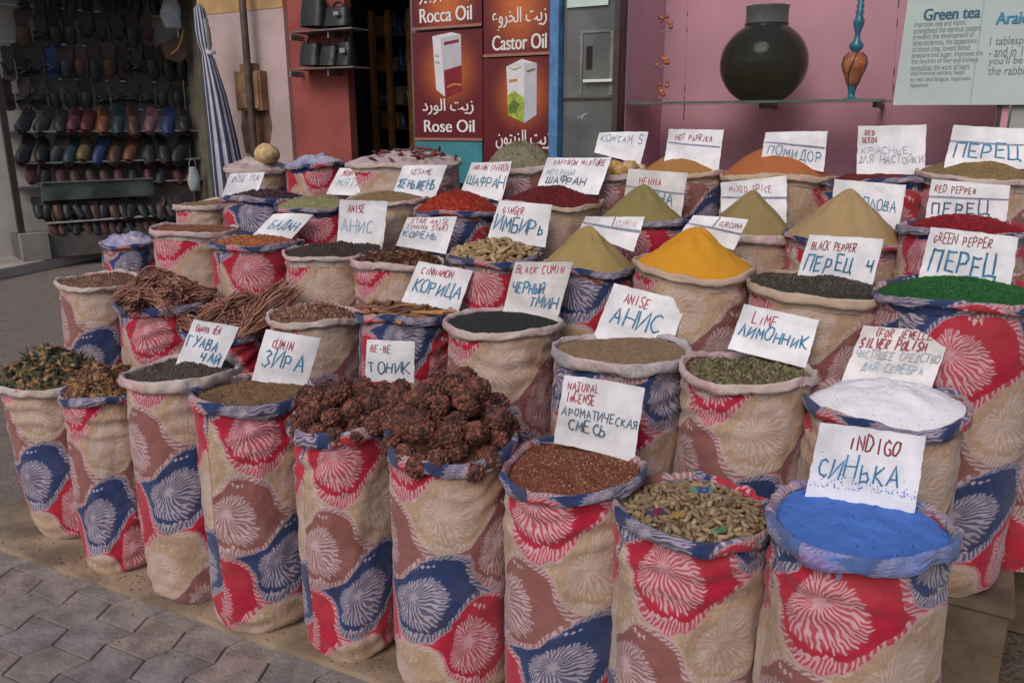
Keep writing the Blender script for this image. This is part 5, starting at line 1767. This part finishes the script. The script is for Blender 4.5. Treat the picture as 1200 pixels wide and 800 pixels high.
for (q0, q1) in (((-.03, -.012), (.03, .016)), ((-.004, -.02), (.012, .012))):
    d = Vector((q1[0] - q0[0], q1[1] - q0[1], 0)).normalized() * .004
    zz = VW - .0312 - .0004 * (q0[0] > -.01)
    mk.add([uvz(ucx + x, zz, zcx + z) for x, z in ((q0[0] + d.y, q0[1] - d.x), (q1[0] + d.y, q1[1] - d.x), (q1[0] - d.y, q1[1] + d.x), (q0[0] - d.y, q0[1] + d.x))], [(0, 1, 2, 3)])
mk.build('scratch_mark', M_LGREY, gd, gd.location)
solid('reflected_dark_panel', U(690, 60), U(697, 60), VW - .033, VW - .0302, Z(692, 82), Z(692, 55), M_DARK, gd, gd.location)  # dark panel within the reflected frame, set on the leaf as a flat patch
tag(solid('door_notice', U(667), U(714), VW - .045, VW - .039, Z(690, 9), Z(690, -12), mat_plain('pale_green_notice', (0.50, 0.62, 0.56), .6, .08), None, uvz(U(690), VW - .04, Z(690, 9))), 'pale green notice stuck at the top of the grey door', 'notice')

# the pink show window: back wall, side wall, glass, shelf
tag(solid('mullion', U(722.5), U(728.5), VW - .05, VW + .06, -.02, TOPZ, M_FRAME, None, uvz(U(725), VW, 0)), 'dark slim mullion between the grey door and the pink window', 'mullion')
uS = U(1172, 100)
# depth at which the back corner falls where the photograph shows it
DEP = 0.3
while DEP < 2.0:
    q = uvz(uS, VW + DEP, 1.75)
    if q.x / (q.y * CP) * F_PX + 600 < 1043:
        break
    DEP += .01
DEP = min(DEP, 0.66)
pw = thing('show_window_walls', 'dusty pink painted walls inside the show window', 'wall', uvz(U(900), VW + DEP, 0))
ub = U(729)
solid('near_panel', ub - .05, ub, VW + .065, VW + DEP - .001, -.03, TOPZ, M_PINK, pw, pw.location)
solid('back_panel', ub - .05, uS + .05, VW + DEP, VW + DEP + .05, -.03, TOPZ, M_PINK, pw, pw.location)
solid('side_panel', uS, uS + .05, VW + .01, VW + DEP - .001, -.03, TOPZ, M_PINK, pw, pw.location)
solid('sill_panel', U(729), uS - .001, VW + .005, VW + .06, -.03, 1.30, M_PINK, pw, pw.location)
tag(solid('corner_trim', uS + .002, uS + .022, VW + .004, VW + .03, -.03, TOPZ, M_FRAME, None, uvz(uS, VW, 0)), 'dark upright edge trim at the end of the pink show window', 'trim')
structure(solid('wall', uS + .06, uS + 3.0, VW + .01, VW + .2, -.03, TOPZ, M_LGREY))
tag(solid('window_pane', U(729), uS - .001, VW - .004, VW + .002, 1.301, TOPZ, M_GLASS, None, uvz(U(900), VW, 1.3)), 'large clear pane closing the pink show window', 'glass pane')
zs_ = Z(900, 119, VW + .25)
shf = thing('glass_shelf', 'green edged glass shelf across the pink show window', 'shelf', uvz(U(900), VW + .3, zs_))
uSh = U(1046, 118, VW + .45)
solid('pane', U(729) + .01, uSh, VW + .06, VW + .46, zs_ - .010, zs_, M_GLASSG, shf, shf.location)
solid('front_edge', U(729) + .01, uSh, VW + .054, VW + .0595, zs_ - .012, zs_ + .001, mat_plain('green_glass_edge', (0.10, 0.13, 0.125), .2, .4, 6), shf, shf.location)
for px in (760, 900, 1030):
    uu = U(px, 118, VW + .46)
    solid('bracket', uu - .01, uu + .01, VW + .30, VW + DEP - .001, zs_ - .035, zs_ - .0105, M_FRAME, shf, shf.location)
# big round jar
vj = VW + .27
jr = (U(947, 60, vj) - U(845, 60, vj)) / 2
uj = U(896, 60, vj)
H = jr * 1.02
jar = thing('glass_jar', 'large round dark glass jar standing on the glass shelf', 'jar', uvz(uj, vj, zs_ + .001))
m = MB()
prof = [(0, 0), (jr * .44, 0), (jr * .48, .006)]
for i in range(1, 23):
    f = -math.pi / 2 + .50 + (math.pi - 1.0) * i / 22
    prof.append((jr * math.cos(f), jr * .84 + jr * math.sin(f) * .93))
zn = prof[-1][1]
prof += [(jr * .50, zn + .012)]
m.lathe(jar.location, prof, 48)
mj, nt, bs = new_mat('dark_jar_glass')
cj = xmix(xramp(xnoise(coords('Object'), 5, 5), .3, .7), (0.005, 0.005, 0.004), (0.014, 0.011, 0.008))
nt.links.new(cj.s, bs.inputs['Base Color'])
bs.inputs['Roughness'].default_value = .05
bs.inputs['Specular IOR Level'].default_value = .16
m.build('bowl', mj, jar, jar.location)
m = MB()
zt = Z(896, 8, vj) - jar.location.z
m.lathe(jar.location, [(jr * .49, zn + .013), (jr * .475, zn + .03), (jr * .475, zt - .01), (jr * .50, zt), (jr * .46, zt + .001), (jr * .45, zt - .02), (jr * .45, zn + .03)], 40)
m.build('neck', mat_plain('grey_jar_neck', (0.10, 0.105, 0.105), .15, .3, 6, spec=.15), jar, jar.location)
# blue and amber glass stem bottle
uo = U(1003, 60, vj)
ph = (uz(1003, 50, vj)[1] - uz(1003, 51, vj)[1])
orn = thing('glass_bottle', 'tall slim blue glass bottle with a red and amber bulb on the shelf', 'bottle', uvz(uo, vj, zs_ + .001))
MB_ = mat_plain('blue_glass', (0.02, 0.15, 0.23), .12, .3, 20)
MA_ = mat_plain('amber_glass', (0.42, 0.12, 0.045), .15, .6, 18)
m = MB()
m.lathe(orn.location, [(0, 0), (13 * ph, 0), (12 * ph, 1.5 * ph), (5 * ph, 3 * ph), (4 * ph, 8 * ph), (6 * ph, 17 * ph)], 20)
m.build('foot', MB_, orn, orn.location)
m = MB()
m.lathe(orn.location, [(6 * ph, 17.2 * ph), (8 * ph, 20 * ph), (12 * ph, 33 * ph), (14 * ph, 42 * ph), (13 * ph, 50 * ph), (8 * ph, 56 * ph), (4 * ph, 57 * ph)], 24)
m.build('bulb', MA_, orn, orn.location)
for k in range(4):
    a = math.pi / 2 * k + .4
    m = MB()
    m.tube([orn.location + Vector((rr * ph * 1.04 * math.cos(a + tw), rr * ph * 1.04 * math.sin(a + tw), zz * ph)) for rr, zz, tw in ((6, 18, 0), (10, 27, .2), (13, 36, .4), (14.2, 43, .6), (12.5, 51, .8), (7, 57, 1))], 1.1 * ph, 6)
    m.build('spiral_band', M_FRAME, orn, orn.location)
m = MB()
m.lathe(orn.location, [(4 * ph, 57.2 * ph), (8 * ph, 62 * ph), (8.5 * ph, 66 * ph), (4 * ph, 71 * ph), (3 * ph, 78 * ph), (6 * ph, 88 * ph), (7 * ph, 93 * ph), (5 * ph, 97 * ph), (4 * ph, 100 * ph), (5.5 * ph, 104 * ph), (3.5 * ph, 106 * ph), (5 * ph, 111 * ph), (3 * ph, 113 * ph), (4.5 * ph, 119 * ph), (2 * ph, 122 * ph), (0, 124 * ph)], 20)
m.build('stem', MB_, orn, orn.location)
# little hanging figures of amber beads
vh = VW + .12
for px, py, w_, h_, lab in ((780, 27, 16, 18, 'topmost amber bead ornament hanging in the pink window'), (774, 72, 24, 12, 'wide amber bead ornament hanging between two others'), (777, 104, 13, 20, 'lowest amber bead ornament standing by the glass shelf')):
    c = at_v(px, py, vh)
    t_ = thing('bead_ornament', lab, 'ornament', c, 'amber ornaments in the window')
    m = MB()
    rr = random.Random(px)
    for i in range(9):
        p = c + EU * (w_ * ph * rr.uniform(-.5, .5)) + EZ * (h_ * ph * rr.uniform(-.5, .5))
        rad = ph * rr.uniform(2.2, 3.6)
        m.lathe(p, [(0, -rad), (rad * .7, -rad * .7), (rad, 0), (rad * .7, rad * .7), (0, rad)], 8)
    m.build('beads', MA_, t_, c)
    m = MB()
    m.tube([c + EU * (w_ * ph * f) - EZ * (h_ * ph * (.55 - .1 * math.sin(f * 9))) for f in (-.5, -.2, .1, .4, .6)], ph * .8, 5)
    m.build('loop', M_STEEL, t_, c)
m = MB()
m.tube([at_v(x, y, vh) for x, y in ((782, -20), (781, 20), (776, 68), (778, 112))], ph * .25, 5)
tag(m.build('hanging_thread', M_STEEL, None, at_v(778, 60, vh)), 'thin thread holding the amber ornaments in the pink window', 'thread')
for px0, px1, spans, lab in ((806, 801, ((15, 19), (33, 38), (100, 108), (112, 141)), 'broken dark cord hanging beside the amber ornaments'), (1053, 1044, ((0, 9), (22, 32), (80, 90), (98, 108)), 'broken dark cord hanging beside the green tea poster')):
    m = MB()
    vk = VW + .5 if px0 < 900 else VW + .4
    for (y0, y1) in spans:
        xa = lambda y: px0 + (px1 - px0) * y / 140
        m.tube([at_v(xa(y0), y0, vk), at_v(xa((y0 + y1) / 2) + .4, (y0 + y1) / 2, vk), at_v(xa(y1), y1, vk)], ph * .7, 5)
    m.tube([at_v(px0 + (px1 - px0) * y / 140, y, vk) for y in (-30, 40, 90, 140)], ph * .14, 4)
    tag(m.build('dangling_string', M_FRAME, None, at_v(px0, 100, vk)), lab, 'cord')
# green tea poster on the glass
VP_old = VP
VP = VW - .012
pl, a_, b_, z0_, z1_ = quad_place(1059, 1290, -60, 122, 0)
tp = thing('tea_poster', 'pale green paper poster headed Green tea, stuck on the show window glass', 'poster', pl(.3, 0))
m = MB()
cc = [pl(-.0085, 0), pl(1, -.01), pl(1, 1), pl(.0135, 1)]
m.add(cc, [(0, 1, 2, 3)])
m.add([q + EV * .003 for q in cc], [(3, 2, 1, 0)])
m.build('paper', mat_plain('pale_green_paper', (0.42, 0.50, 0.49), .55, .06, 4), tp, tp.location)


def pbox(px0, px1, pyt, pyb):
    u0, zt = uz(px0, pyt, VP)
    u1, zb_ = uz(px1, pyb, VP)
    return ((u0 - a_) / (b_ - a_), (u1 - a_) / (b_ - a_), (zb_ - z0_) / (z1_ - z0_), (zt - z0_) / (z1_ - z0_))


INKD = mat_plain('printed_teal_ink', (0.035, 0.12, 0.18), .5, .1)
INKG = mat_plain('printed_grey_ink', (0.13, 0.17, 0.20), .5, .1)
INKB = mat_plain('printed_blue_ink', (0.03, 0.22, 0.36), .5, .1)
m = MB()
put_text(m, 'Green tea', *pbox(1084, 1148, 11, 21), pl, .003)
m.build('heading', INKD, tp, tp.location)
m = MB()
put_text(m, 'Araic tea', *pbox(1169, 1232, 15, 26), pl, .003)
m.build('heading', INKB, tp, tp.location)
m = MB()
body = ['Improves eye and vision,', 'strengthens the nervous system,', 'prevents the development of', 'atherosclerosis, the appearance', 'of blood clots, lowers blood', 'pressure and sugar, improves the', 'the function of liver and kidneys,', 'normalizes the work of heart', 'and immune system, helps', 'to rest and fatigue, improves', 'digestion.']
wds = [60, 78, 70, 74, 66, 82, 78, 68, 62, 70, 22]
for i, (t, wd) in enumerate(zip(body, wds)):
    x = 1072 - i * .55
    y = 26 + i * 7.2
    put_text(m, t, *pbox(x, x + wd, y, y + 5.2), pl)
m.build('lettering', INKG, tp, tp.location)
m = MB()
for i, (t, wd) in enumerate((('1 tablespoon of tea', 88), ('- and in 15 minutes', 84), ("you'll be slim like", 82), ('the rabbit', 46))):
    x, y = 1161 - i * .8, 44 + i * 11.5
    put_text(m, t, *pbox(x, x + wd, y, y + 9), pl)
m.build('lettering', INKG, tp, tp.location)
m = MB()
u_, z_ = uz(1158, -30, VP)[0], 0
m.ubox(u_ - .001, u_ + .001, VP - .0065, VP - .0055, uz(1158, 121, VP)[1], uz(1158, -50, VP)[1])
m.build('fold_line', M_LGREY, tp, tp.location)
VP = VP_old

# closed striped parasol
vpz = 4.15
pc = at_v(259, 226, vpz)
uu, ztop, ztie, zbt = pc.dot(EU), Z(243, 4, vpz), Z(247, 62, vpz), Z(262, 262, vpz)
par = thing('closed_parasol', 'closed navy and white striped parasol standing by the shoe shop corner', 'parasol', uvz(uu, vpz, 0))
pxm = (Z(260, 100, vpz) - Z(260, 101, vpz))
pr = []
axis = [(ztop, 243.5, 2), (ztop - 6 * pxm, 243.5, 6), (Z(245, 35, vpz), 245, 8), (Z(246, 52, vpz), 246, 7.5), (ztie, 247, 5), (Z(248, 70, vpz), 248.5, 7), (Z(253, 110, vpz), 253, 11.5), (Z(257, 160, vpz), 257, 15.5), (Z(260, 210, vpz), 260, 19), (zbt, 262, 21)]
m = MB()
n = 44
vs = []
for (z, px, r) in axis:
    cu_ = U(px, 120, vpz)
    for k in range(n):
        t = 2 * math.pi * k / n
        pl_ = 1 + .10 * math.sin(t * 11) + .05 * math.sin(t * 5 + z * 2)
        vs.append(uvz(cu_ + r * pxm * pl_ * math.cos(t), vpz + r * pxm * pl_ * math.sin(t), z))
fs, ms = [], []
for i in range(len(axis) - 1):
    for k in range(n):
        k2 = (k + 1) % n
        fs.append((i * n + k, i * n + k2, (i + 1) * n + k2, (i + 1) * n + k))
        ms.append((k // 2) % 2)
m.add(vs, fs, ms, True)
m.build('canopy', [mat_plain('navy_canvas', (0.028, 0.036, 0.075), .8, .2, 12), mat_plain('white_canvas', (0.40, 0.40, 0.45), .8, .15, 12)], par, par.location)
m = MB()
m.tube([uvz(uu, vpz, z) for z in (0.03, .6, 1.2, ztop - .1)], .02, 10)
m.build('pole', M_STEEL, par, par.location)
m = MB()
m.lathe(uvz(U(247, 62, vpz), vpz, ztie - .012), [(5.4 * pxm, 0), (6 * pxm, .012), (5.4 * pxm, .024)], 24)
m.build('tie', mat_plain('white_tie', (0.5, 0.5, 0.54), .8, .1), par, par.location)
m = MB()
m.lathe(uvz(uu, vpz, 0), [(0, 0), (.2, 0), (.2, .05), (.06, .07), (.04, .2), (0, .2)], 24)
m.build('foot', M_LGREY, par, par.location)

# ------------------------------------------------------------------ the shoe shop across the corner
M_SHBACK = mat_plain('shop_back_board', (0.44, 0.41, 0.39), .8, .2, 2)
M_SHSIDE = mat_plain('olive_jamb', (0.17, 0.145, 0.105), .7, .2, 5)
s0, s1 = szp(-130, 150)[0], szp(236, 150)[0]
TOPS = 3.4
shp = thing('shoe_shop', 'shoe shop with an open display bay across the corner', 'shop', snz((s0 + s1) / 2, 0, .1))
L = shp.location


def sp(name, a, b, n0, n1, z0, z1, mat, bevel=0):
    m = MB()
    m.sbox(a, b, n0, n1, z0, z1)
    return m.build(name, mat, shp, L, bevel)


sp('back_board', s0, s1 - .001, .50, .54, .1, TOPS, M_SHBACK)
sp('side_jamb', s1, s1 + .16, -.12, .5, .1, TOPS + .2, M_SHSIDE, .005)
sp('outer_wall', s1 + .161, s1 + 3.2, .1, .3, .1, TOPS + .2, M_PLASTER)
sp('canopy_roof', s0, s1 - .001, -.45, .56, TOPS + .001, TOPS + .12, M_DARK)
sA, sB = szp(24, 290)[0], szp(135, 290)[0]
sp('plinth', sA, s1 - .001, -.02, .49, .1, szp(90, 272)[1], mat_plain('stone_plinth', (0.11, 0.10, 0.088), .8, .25, 4), .008)
sp('plinth_block', sA - .01, szp(57, 290)[0], -.10, -.021, .1, szp(40, 272)[1], mat_plain('pale_plinth_block', (0.22, 0.20, 0.18), .8, .2, 4), .008)
sL = szp(18, 200)[0]
sp('door_post', sL - .07, sL, -.03, .05, .1, TOPS, mat_plain('dark_red_post', (0.045, 0.025, 0.025), .5, .3, 5))
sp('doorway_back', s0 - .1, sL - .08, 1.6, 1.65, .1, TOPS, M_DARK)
# shelves and rails
rowy = [12, 53, 93, 127, 153, 188, 214]
for i, y in enumerate(rowy):
    z = szp(120, y, .2)[1]
    nm = 'rail' if i < 4 else 'shelf'
    dep = (.36, .38) if i < 4 else (.10, .49)
    sp(nm, sL + .03, s1 - .02, dep[0], dep[1], z - .018, z, M_STEEL if i < 4 else mat_plain('shop_shelf', (0.25, 0.255, 0.26), .4, .2, 4))
# glass counter
ca, cb2 = szp(52, 240)[0], szp(182, 240)[0]
zc1, zc0 = szp(120, 212)[1], szp(120, 232)[1]
ct = thing('glass_counter', 'low glass counter under the shoe shelves with a pale glossy top', 'counter', snz((ca + cb2) / 2, -.05, szp(90, 272)[1]))
m = MB(); m.sbox(ca, cb2, .0, .09, zc0, zc1); m.build('front_pane', mat_plain('counter_glass', (0.09, 0.105, 0.10), .15, .5, 3), ct, ct.location)
m = MB(); m.sbox(ca, cb2, -.04, .095, szp(90, 258)[1] - .02, szp(90, 258)[1]); m.build('lower_shelf', M_SHBACK, ct, ct.location)
m = MB(); m.sbox(ca, cb2, -.03, .095, zc1 + .001, zc1 + .012); m.build('top', M_STEEL, ct, ct.location)

# shoes: a slipper seen from above, hung toe down or set on a shelf
SOLE = [(0, -.5), (.16, -.47), (.19, -.3), (.15, -.05), (.19, .2), (.2, .36), (.12, .48), (0, .5), (-.1, .48), (-.17, .36), (-.16, .2), (-.12, -.05), (-.16, -.3), (-.14, -.47)]


def slipper(kind, cm, sm):
    """origin at the middle of the sole, length 1 along local z, sole normal along -y"""
    a = MB()
    pts = [Vector((x, 0, -y)) for x, y in SOLE]
    a.prism(pts, Vector((0, .09, 0)))
    b = MB()
    vs = []
    if kind == 'closed':
        NL, NA = 8, 9
        for i in range(NL + 1):
            y = -.02 + .5 * i / NL
            w = .185 * math.sqrt(max(0.02, 1 - ((y - .15) / .36) ** 2)) if y > .15 else .17
            for k in range(NA):
                t = math.pi * k / (NA - 1)
                vs.append((w * math.cos(t), -.002 - .16 * math.sin(t) * (1 - .5 * (i / NL) ** 2), -y))
        fs = [(i * NA + k, i * NA + k + 1, (i + 1) * NA + k + 1, (i + 1) * NA + k) for i in range(NL) for k in range(NA - 1)]
        b.add(vs, fs, 0, True)
    elif kind == 'cross':
        for sgn in (-1, 1):
            pts = [Vector((sgn * .17 * math.cos(t), -.004 - .13 * math.sin(t), -(.05 + .22 * t / math.pi))) for t in [math.pi * q / 8 for q in range(9)]]
            b.tube(pts, .045, 6)
    else:
        for sgn in (-1, 1):
            b.tube([(sgn * .17, -.01, .02), (sgn * .13, -.09, -.12), (0, -.06, -.30)], .032, 6)
    oa = a.build('sole', sm)
    ob = b.build('upper', cm)
    return oa.data, ob.data, oa, ob


kinds = {}


def y_big(py):
    return py < 125


SHC = {'black': (0.02, 0.02, 0.022), 'brown': (0.07, 0.035, 0.022), 'maroon': (0.085, 0.022, 0.025), 'orange': (0.16, 0.06, 0.022), 'teal': (0.022, 0.045, 0.05), 'pink': (0.17, 0.075, 0.08), 'blue': (0.025, 0.04, 0.11), 'olive': (0.13, 0.10, 0.035), 'grey': (0.16, 0.15, 0.15)}
SHM = {k: mat_plain(k + '_leather', c, .5, .3, 4) for k, c in SHC.items()}
SOLEM = mat_plain('dark_insole', (0.035, 0.026, 0.024), .7, .4, 4)


def shoe(px, py, hpx, kind, col, rot, back, label, group):
    p = at_s(px, py, back)
    scl = (1.35 if y_big(py) else 1.6) * hpx * (at_s(px, py, back).z - at_s(px, py + 1, back).z)
    key = (kind, col)
    if key not in kinds:
        da, db, oa, ob = slipper(kind, SHM[col], SHM[col] if col != 'black' else SOLEM)
        root = thing('slipper', label, 'slipper', p, group)
        oa.parent = root
        ob.parent = root
        kinds[key] = root
        r = root
    else:
        r = copy_tree(kinds[key])
    r.location = p
    r.scale = (scl, scl, scl)
    r.rotation_euler = (rot[0] + rg.gauss(0, .06), rot[1] + rg.gauss(0, .08), SH + rot[2] + rg.gauss(0, .2))
    r.scale = [q * rg.uniform(.86, 1.08) for q in r.scale]
    tag(r, label, 'slipper', group)


rg = random.Random(21)
rowsp = [(2, 27, range(8, 182, 19)), (34, 33, range(10, 184, 18)), (73, 32, range(8, 232, 17)), (109, 30, range(10, 234, 18))]
for ri, (y, h, xs) in enumerate(rowsp):
    for xi, x in enumerate(xs):
        if ri < 2 and x < 20:
            continue
        col = rg.choice(['black', 'black', 'black', 'brown', 'grey' if ri == 1 and xi == 2 else 'black'])
        lab = {'black': 'black slipper hanging on the shoe shop rails', 'brown': 'dark brown slipper hanging on the shoe shop rails', 'grey': 'grey slipper hanging on an upper shoe shop rail'}[col]
        if ri == 2 and xi == 3:
            col, lab = 'blue', 'bright blue slipper hanging on the shoe shop rail'
        shoe(x + rg.uniform(-1.5, 1.5), y + rg.uniform(-2, 2), h, rg.choice(['closed', 'closed', 'cross', 'thong']), col, (0, rg.gauss(0, .05), rg.gauss(0, .1)), .33, lab, 'slippers on the shop rails')
sl = {'black': 'black slipper leaning on a shoe shop shelf', 'maroon': 'maroon slipper leaning on a shoe shop shelf', 'orange': 'tan orange slipper leaning on a shoe shop shelf', 'teal': 'dark teal slipper leaning on a shoe shop shelf', 'brown': 'brown slipper leaning on a shoe shop shelf', 'pink': 'dull pink slipper leaning on a shoe shop shelf', 'blue': 'blue slipper leaning on a shoe shop shelf', 'olive': 'olive slipper leaning on a shoe shop shelf'}
for y, h, items in ((141, 27, ((30, 'black'), (53, 'black'), (72, 'black'), (88, 'maroon'), (104, 'maroon'), (121, 'orange'), (139, 'teal'), (157, 'brown'), (177, 'pink'), (198, 'blue'), (216, 'black'))),
                    (175, 28, ((30, 'black'), (50, 'black'), (68, 'black'), (84, 'teal'), (100, 'olive'), (118, 'blue'), (136, 'brown'), (154, 'orange'), (174, 'black'), (192, 'black'), (212, 'black'))),
                    (202, 22, tuple((x, rg.choice(['black', 'black', 'brown', 'maroon'])) for x in range(36, 228, 17))),
                    (243, 20, tuple((x, rg.choice(['black', 'black', 'brown'])) for x in range(44, 226, 11))), (262, 18, tuple((x, rg.choice(['black', 'black', 'brown', 'maroon'])) for x in range(60, 200, 10)))):
    for x, col in items:
        shoe(x, y, h, 'closed', col, (-.5, .55 if y < 190 else rg.gauss(0, .2), rg.gauss(0, .1)), .2 if y < 230 else .05, sl[col], 'slippers on the shop shelves')
# a bag with a yellow strap and white bags at the jamb side
c = at_s(203, 50, -.02)
hb = thing('hanging_handbag', 'reddish brown handbag with a yellow strap hanging in the shoe shop', 'handbag', c)
px_ = at_s(203, 50, -.02).z - at_s(203, 51, -.02).z
m = MB()
m.prism([c + ES * (x * px_) + EZ * (z * px_) for x, z in ((-14, -4), (-10, -20), (6, -24), (16, -16), (14, 4), (4, 8))], EN * .08)
m.build('body', SHM['brown'], hb, c, .01)
m = MB()
m.tube([c + ES * (x * px_) + EZ * (z * px_) for x, z in ((-4, -14), (4, -8), (10, 2), (14, 16))], .012, 6)
m.build('strap', mat_plain('yellow_strap', (0.38, 0.24, 0.06), .6, .2), hb, c)
for px, py, ww, hh, lab in ((200, 12, 24, 42, 'white cloth bag hanging above the handbag in the shoe shop'), (227, 208, 15, 34, 'small white bag hanging low at the shoe shop jamb')):
    c = at_s(px, py, -.06)
    t_ = thing('cloth_bag', lab, 'bag', c, 'white bags in the shoe shop')
    m = MB()
    n, k = 12, 8
    vs = []
    for i in range(k + 1):
        f = i / k
        for j in range(n):
            t = 2 * math.pi * j / n
            r = (.55 + .45 * math.sin(f * 2.6)) * (1 + .15 * math.sin(3 * t + i))
            vs.append(c + ES * (ww * px_ * .5 * r * math.cos(t)) + EN * (.05 * r * math.sin(t)) + EZ * (hh * px_ * (.4 - .9 * f)))
    fs = [(i * n + j, i * n + (j + 1) % n, (i + 1) * n + (j + 1) % n, (i + 1) * n + j) for i in range(k) for j in range(n)]
    fs.append(tuple(k * n + j for j in range(n)))
    m.add(vs, fs, 0, True)
    m.build('body', mat_plain('white_cloth', (0.36, 0.38, 0.38), .8, .2, 8), t_, c)
    m = MB()
    m.tube([c + EZ * (hh * px_ * .4) + ES * (ww * px_ * .3 * math.cos(q)) + EZ * (hh * px_ * .3 * math.sin(q)) for q in [math.pi * z / 8 for z in range(9)]], .006, 5)
    m.build('handle', M_LGREY, t_, c)
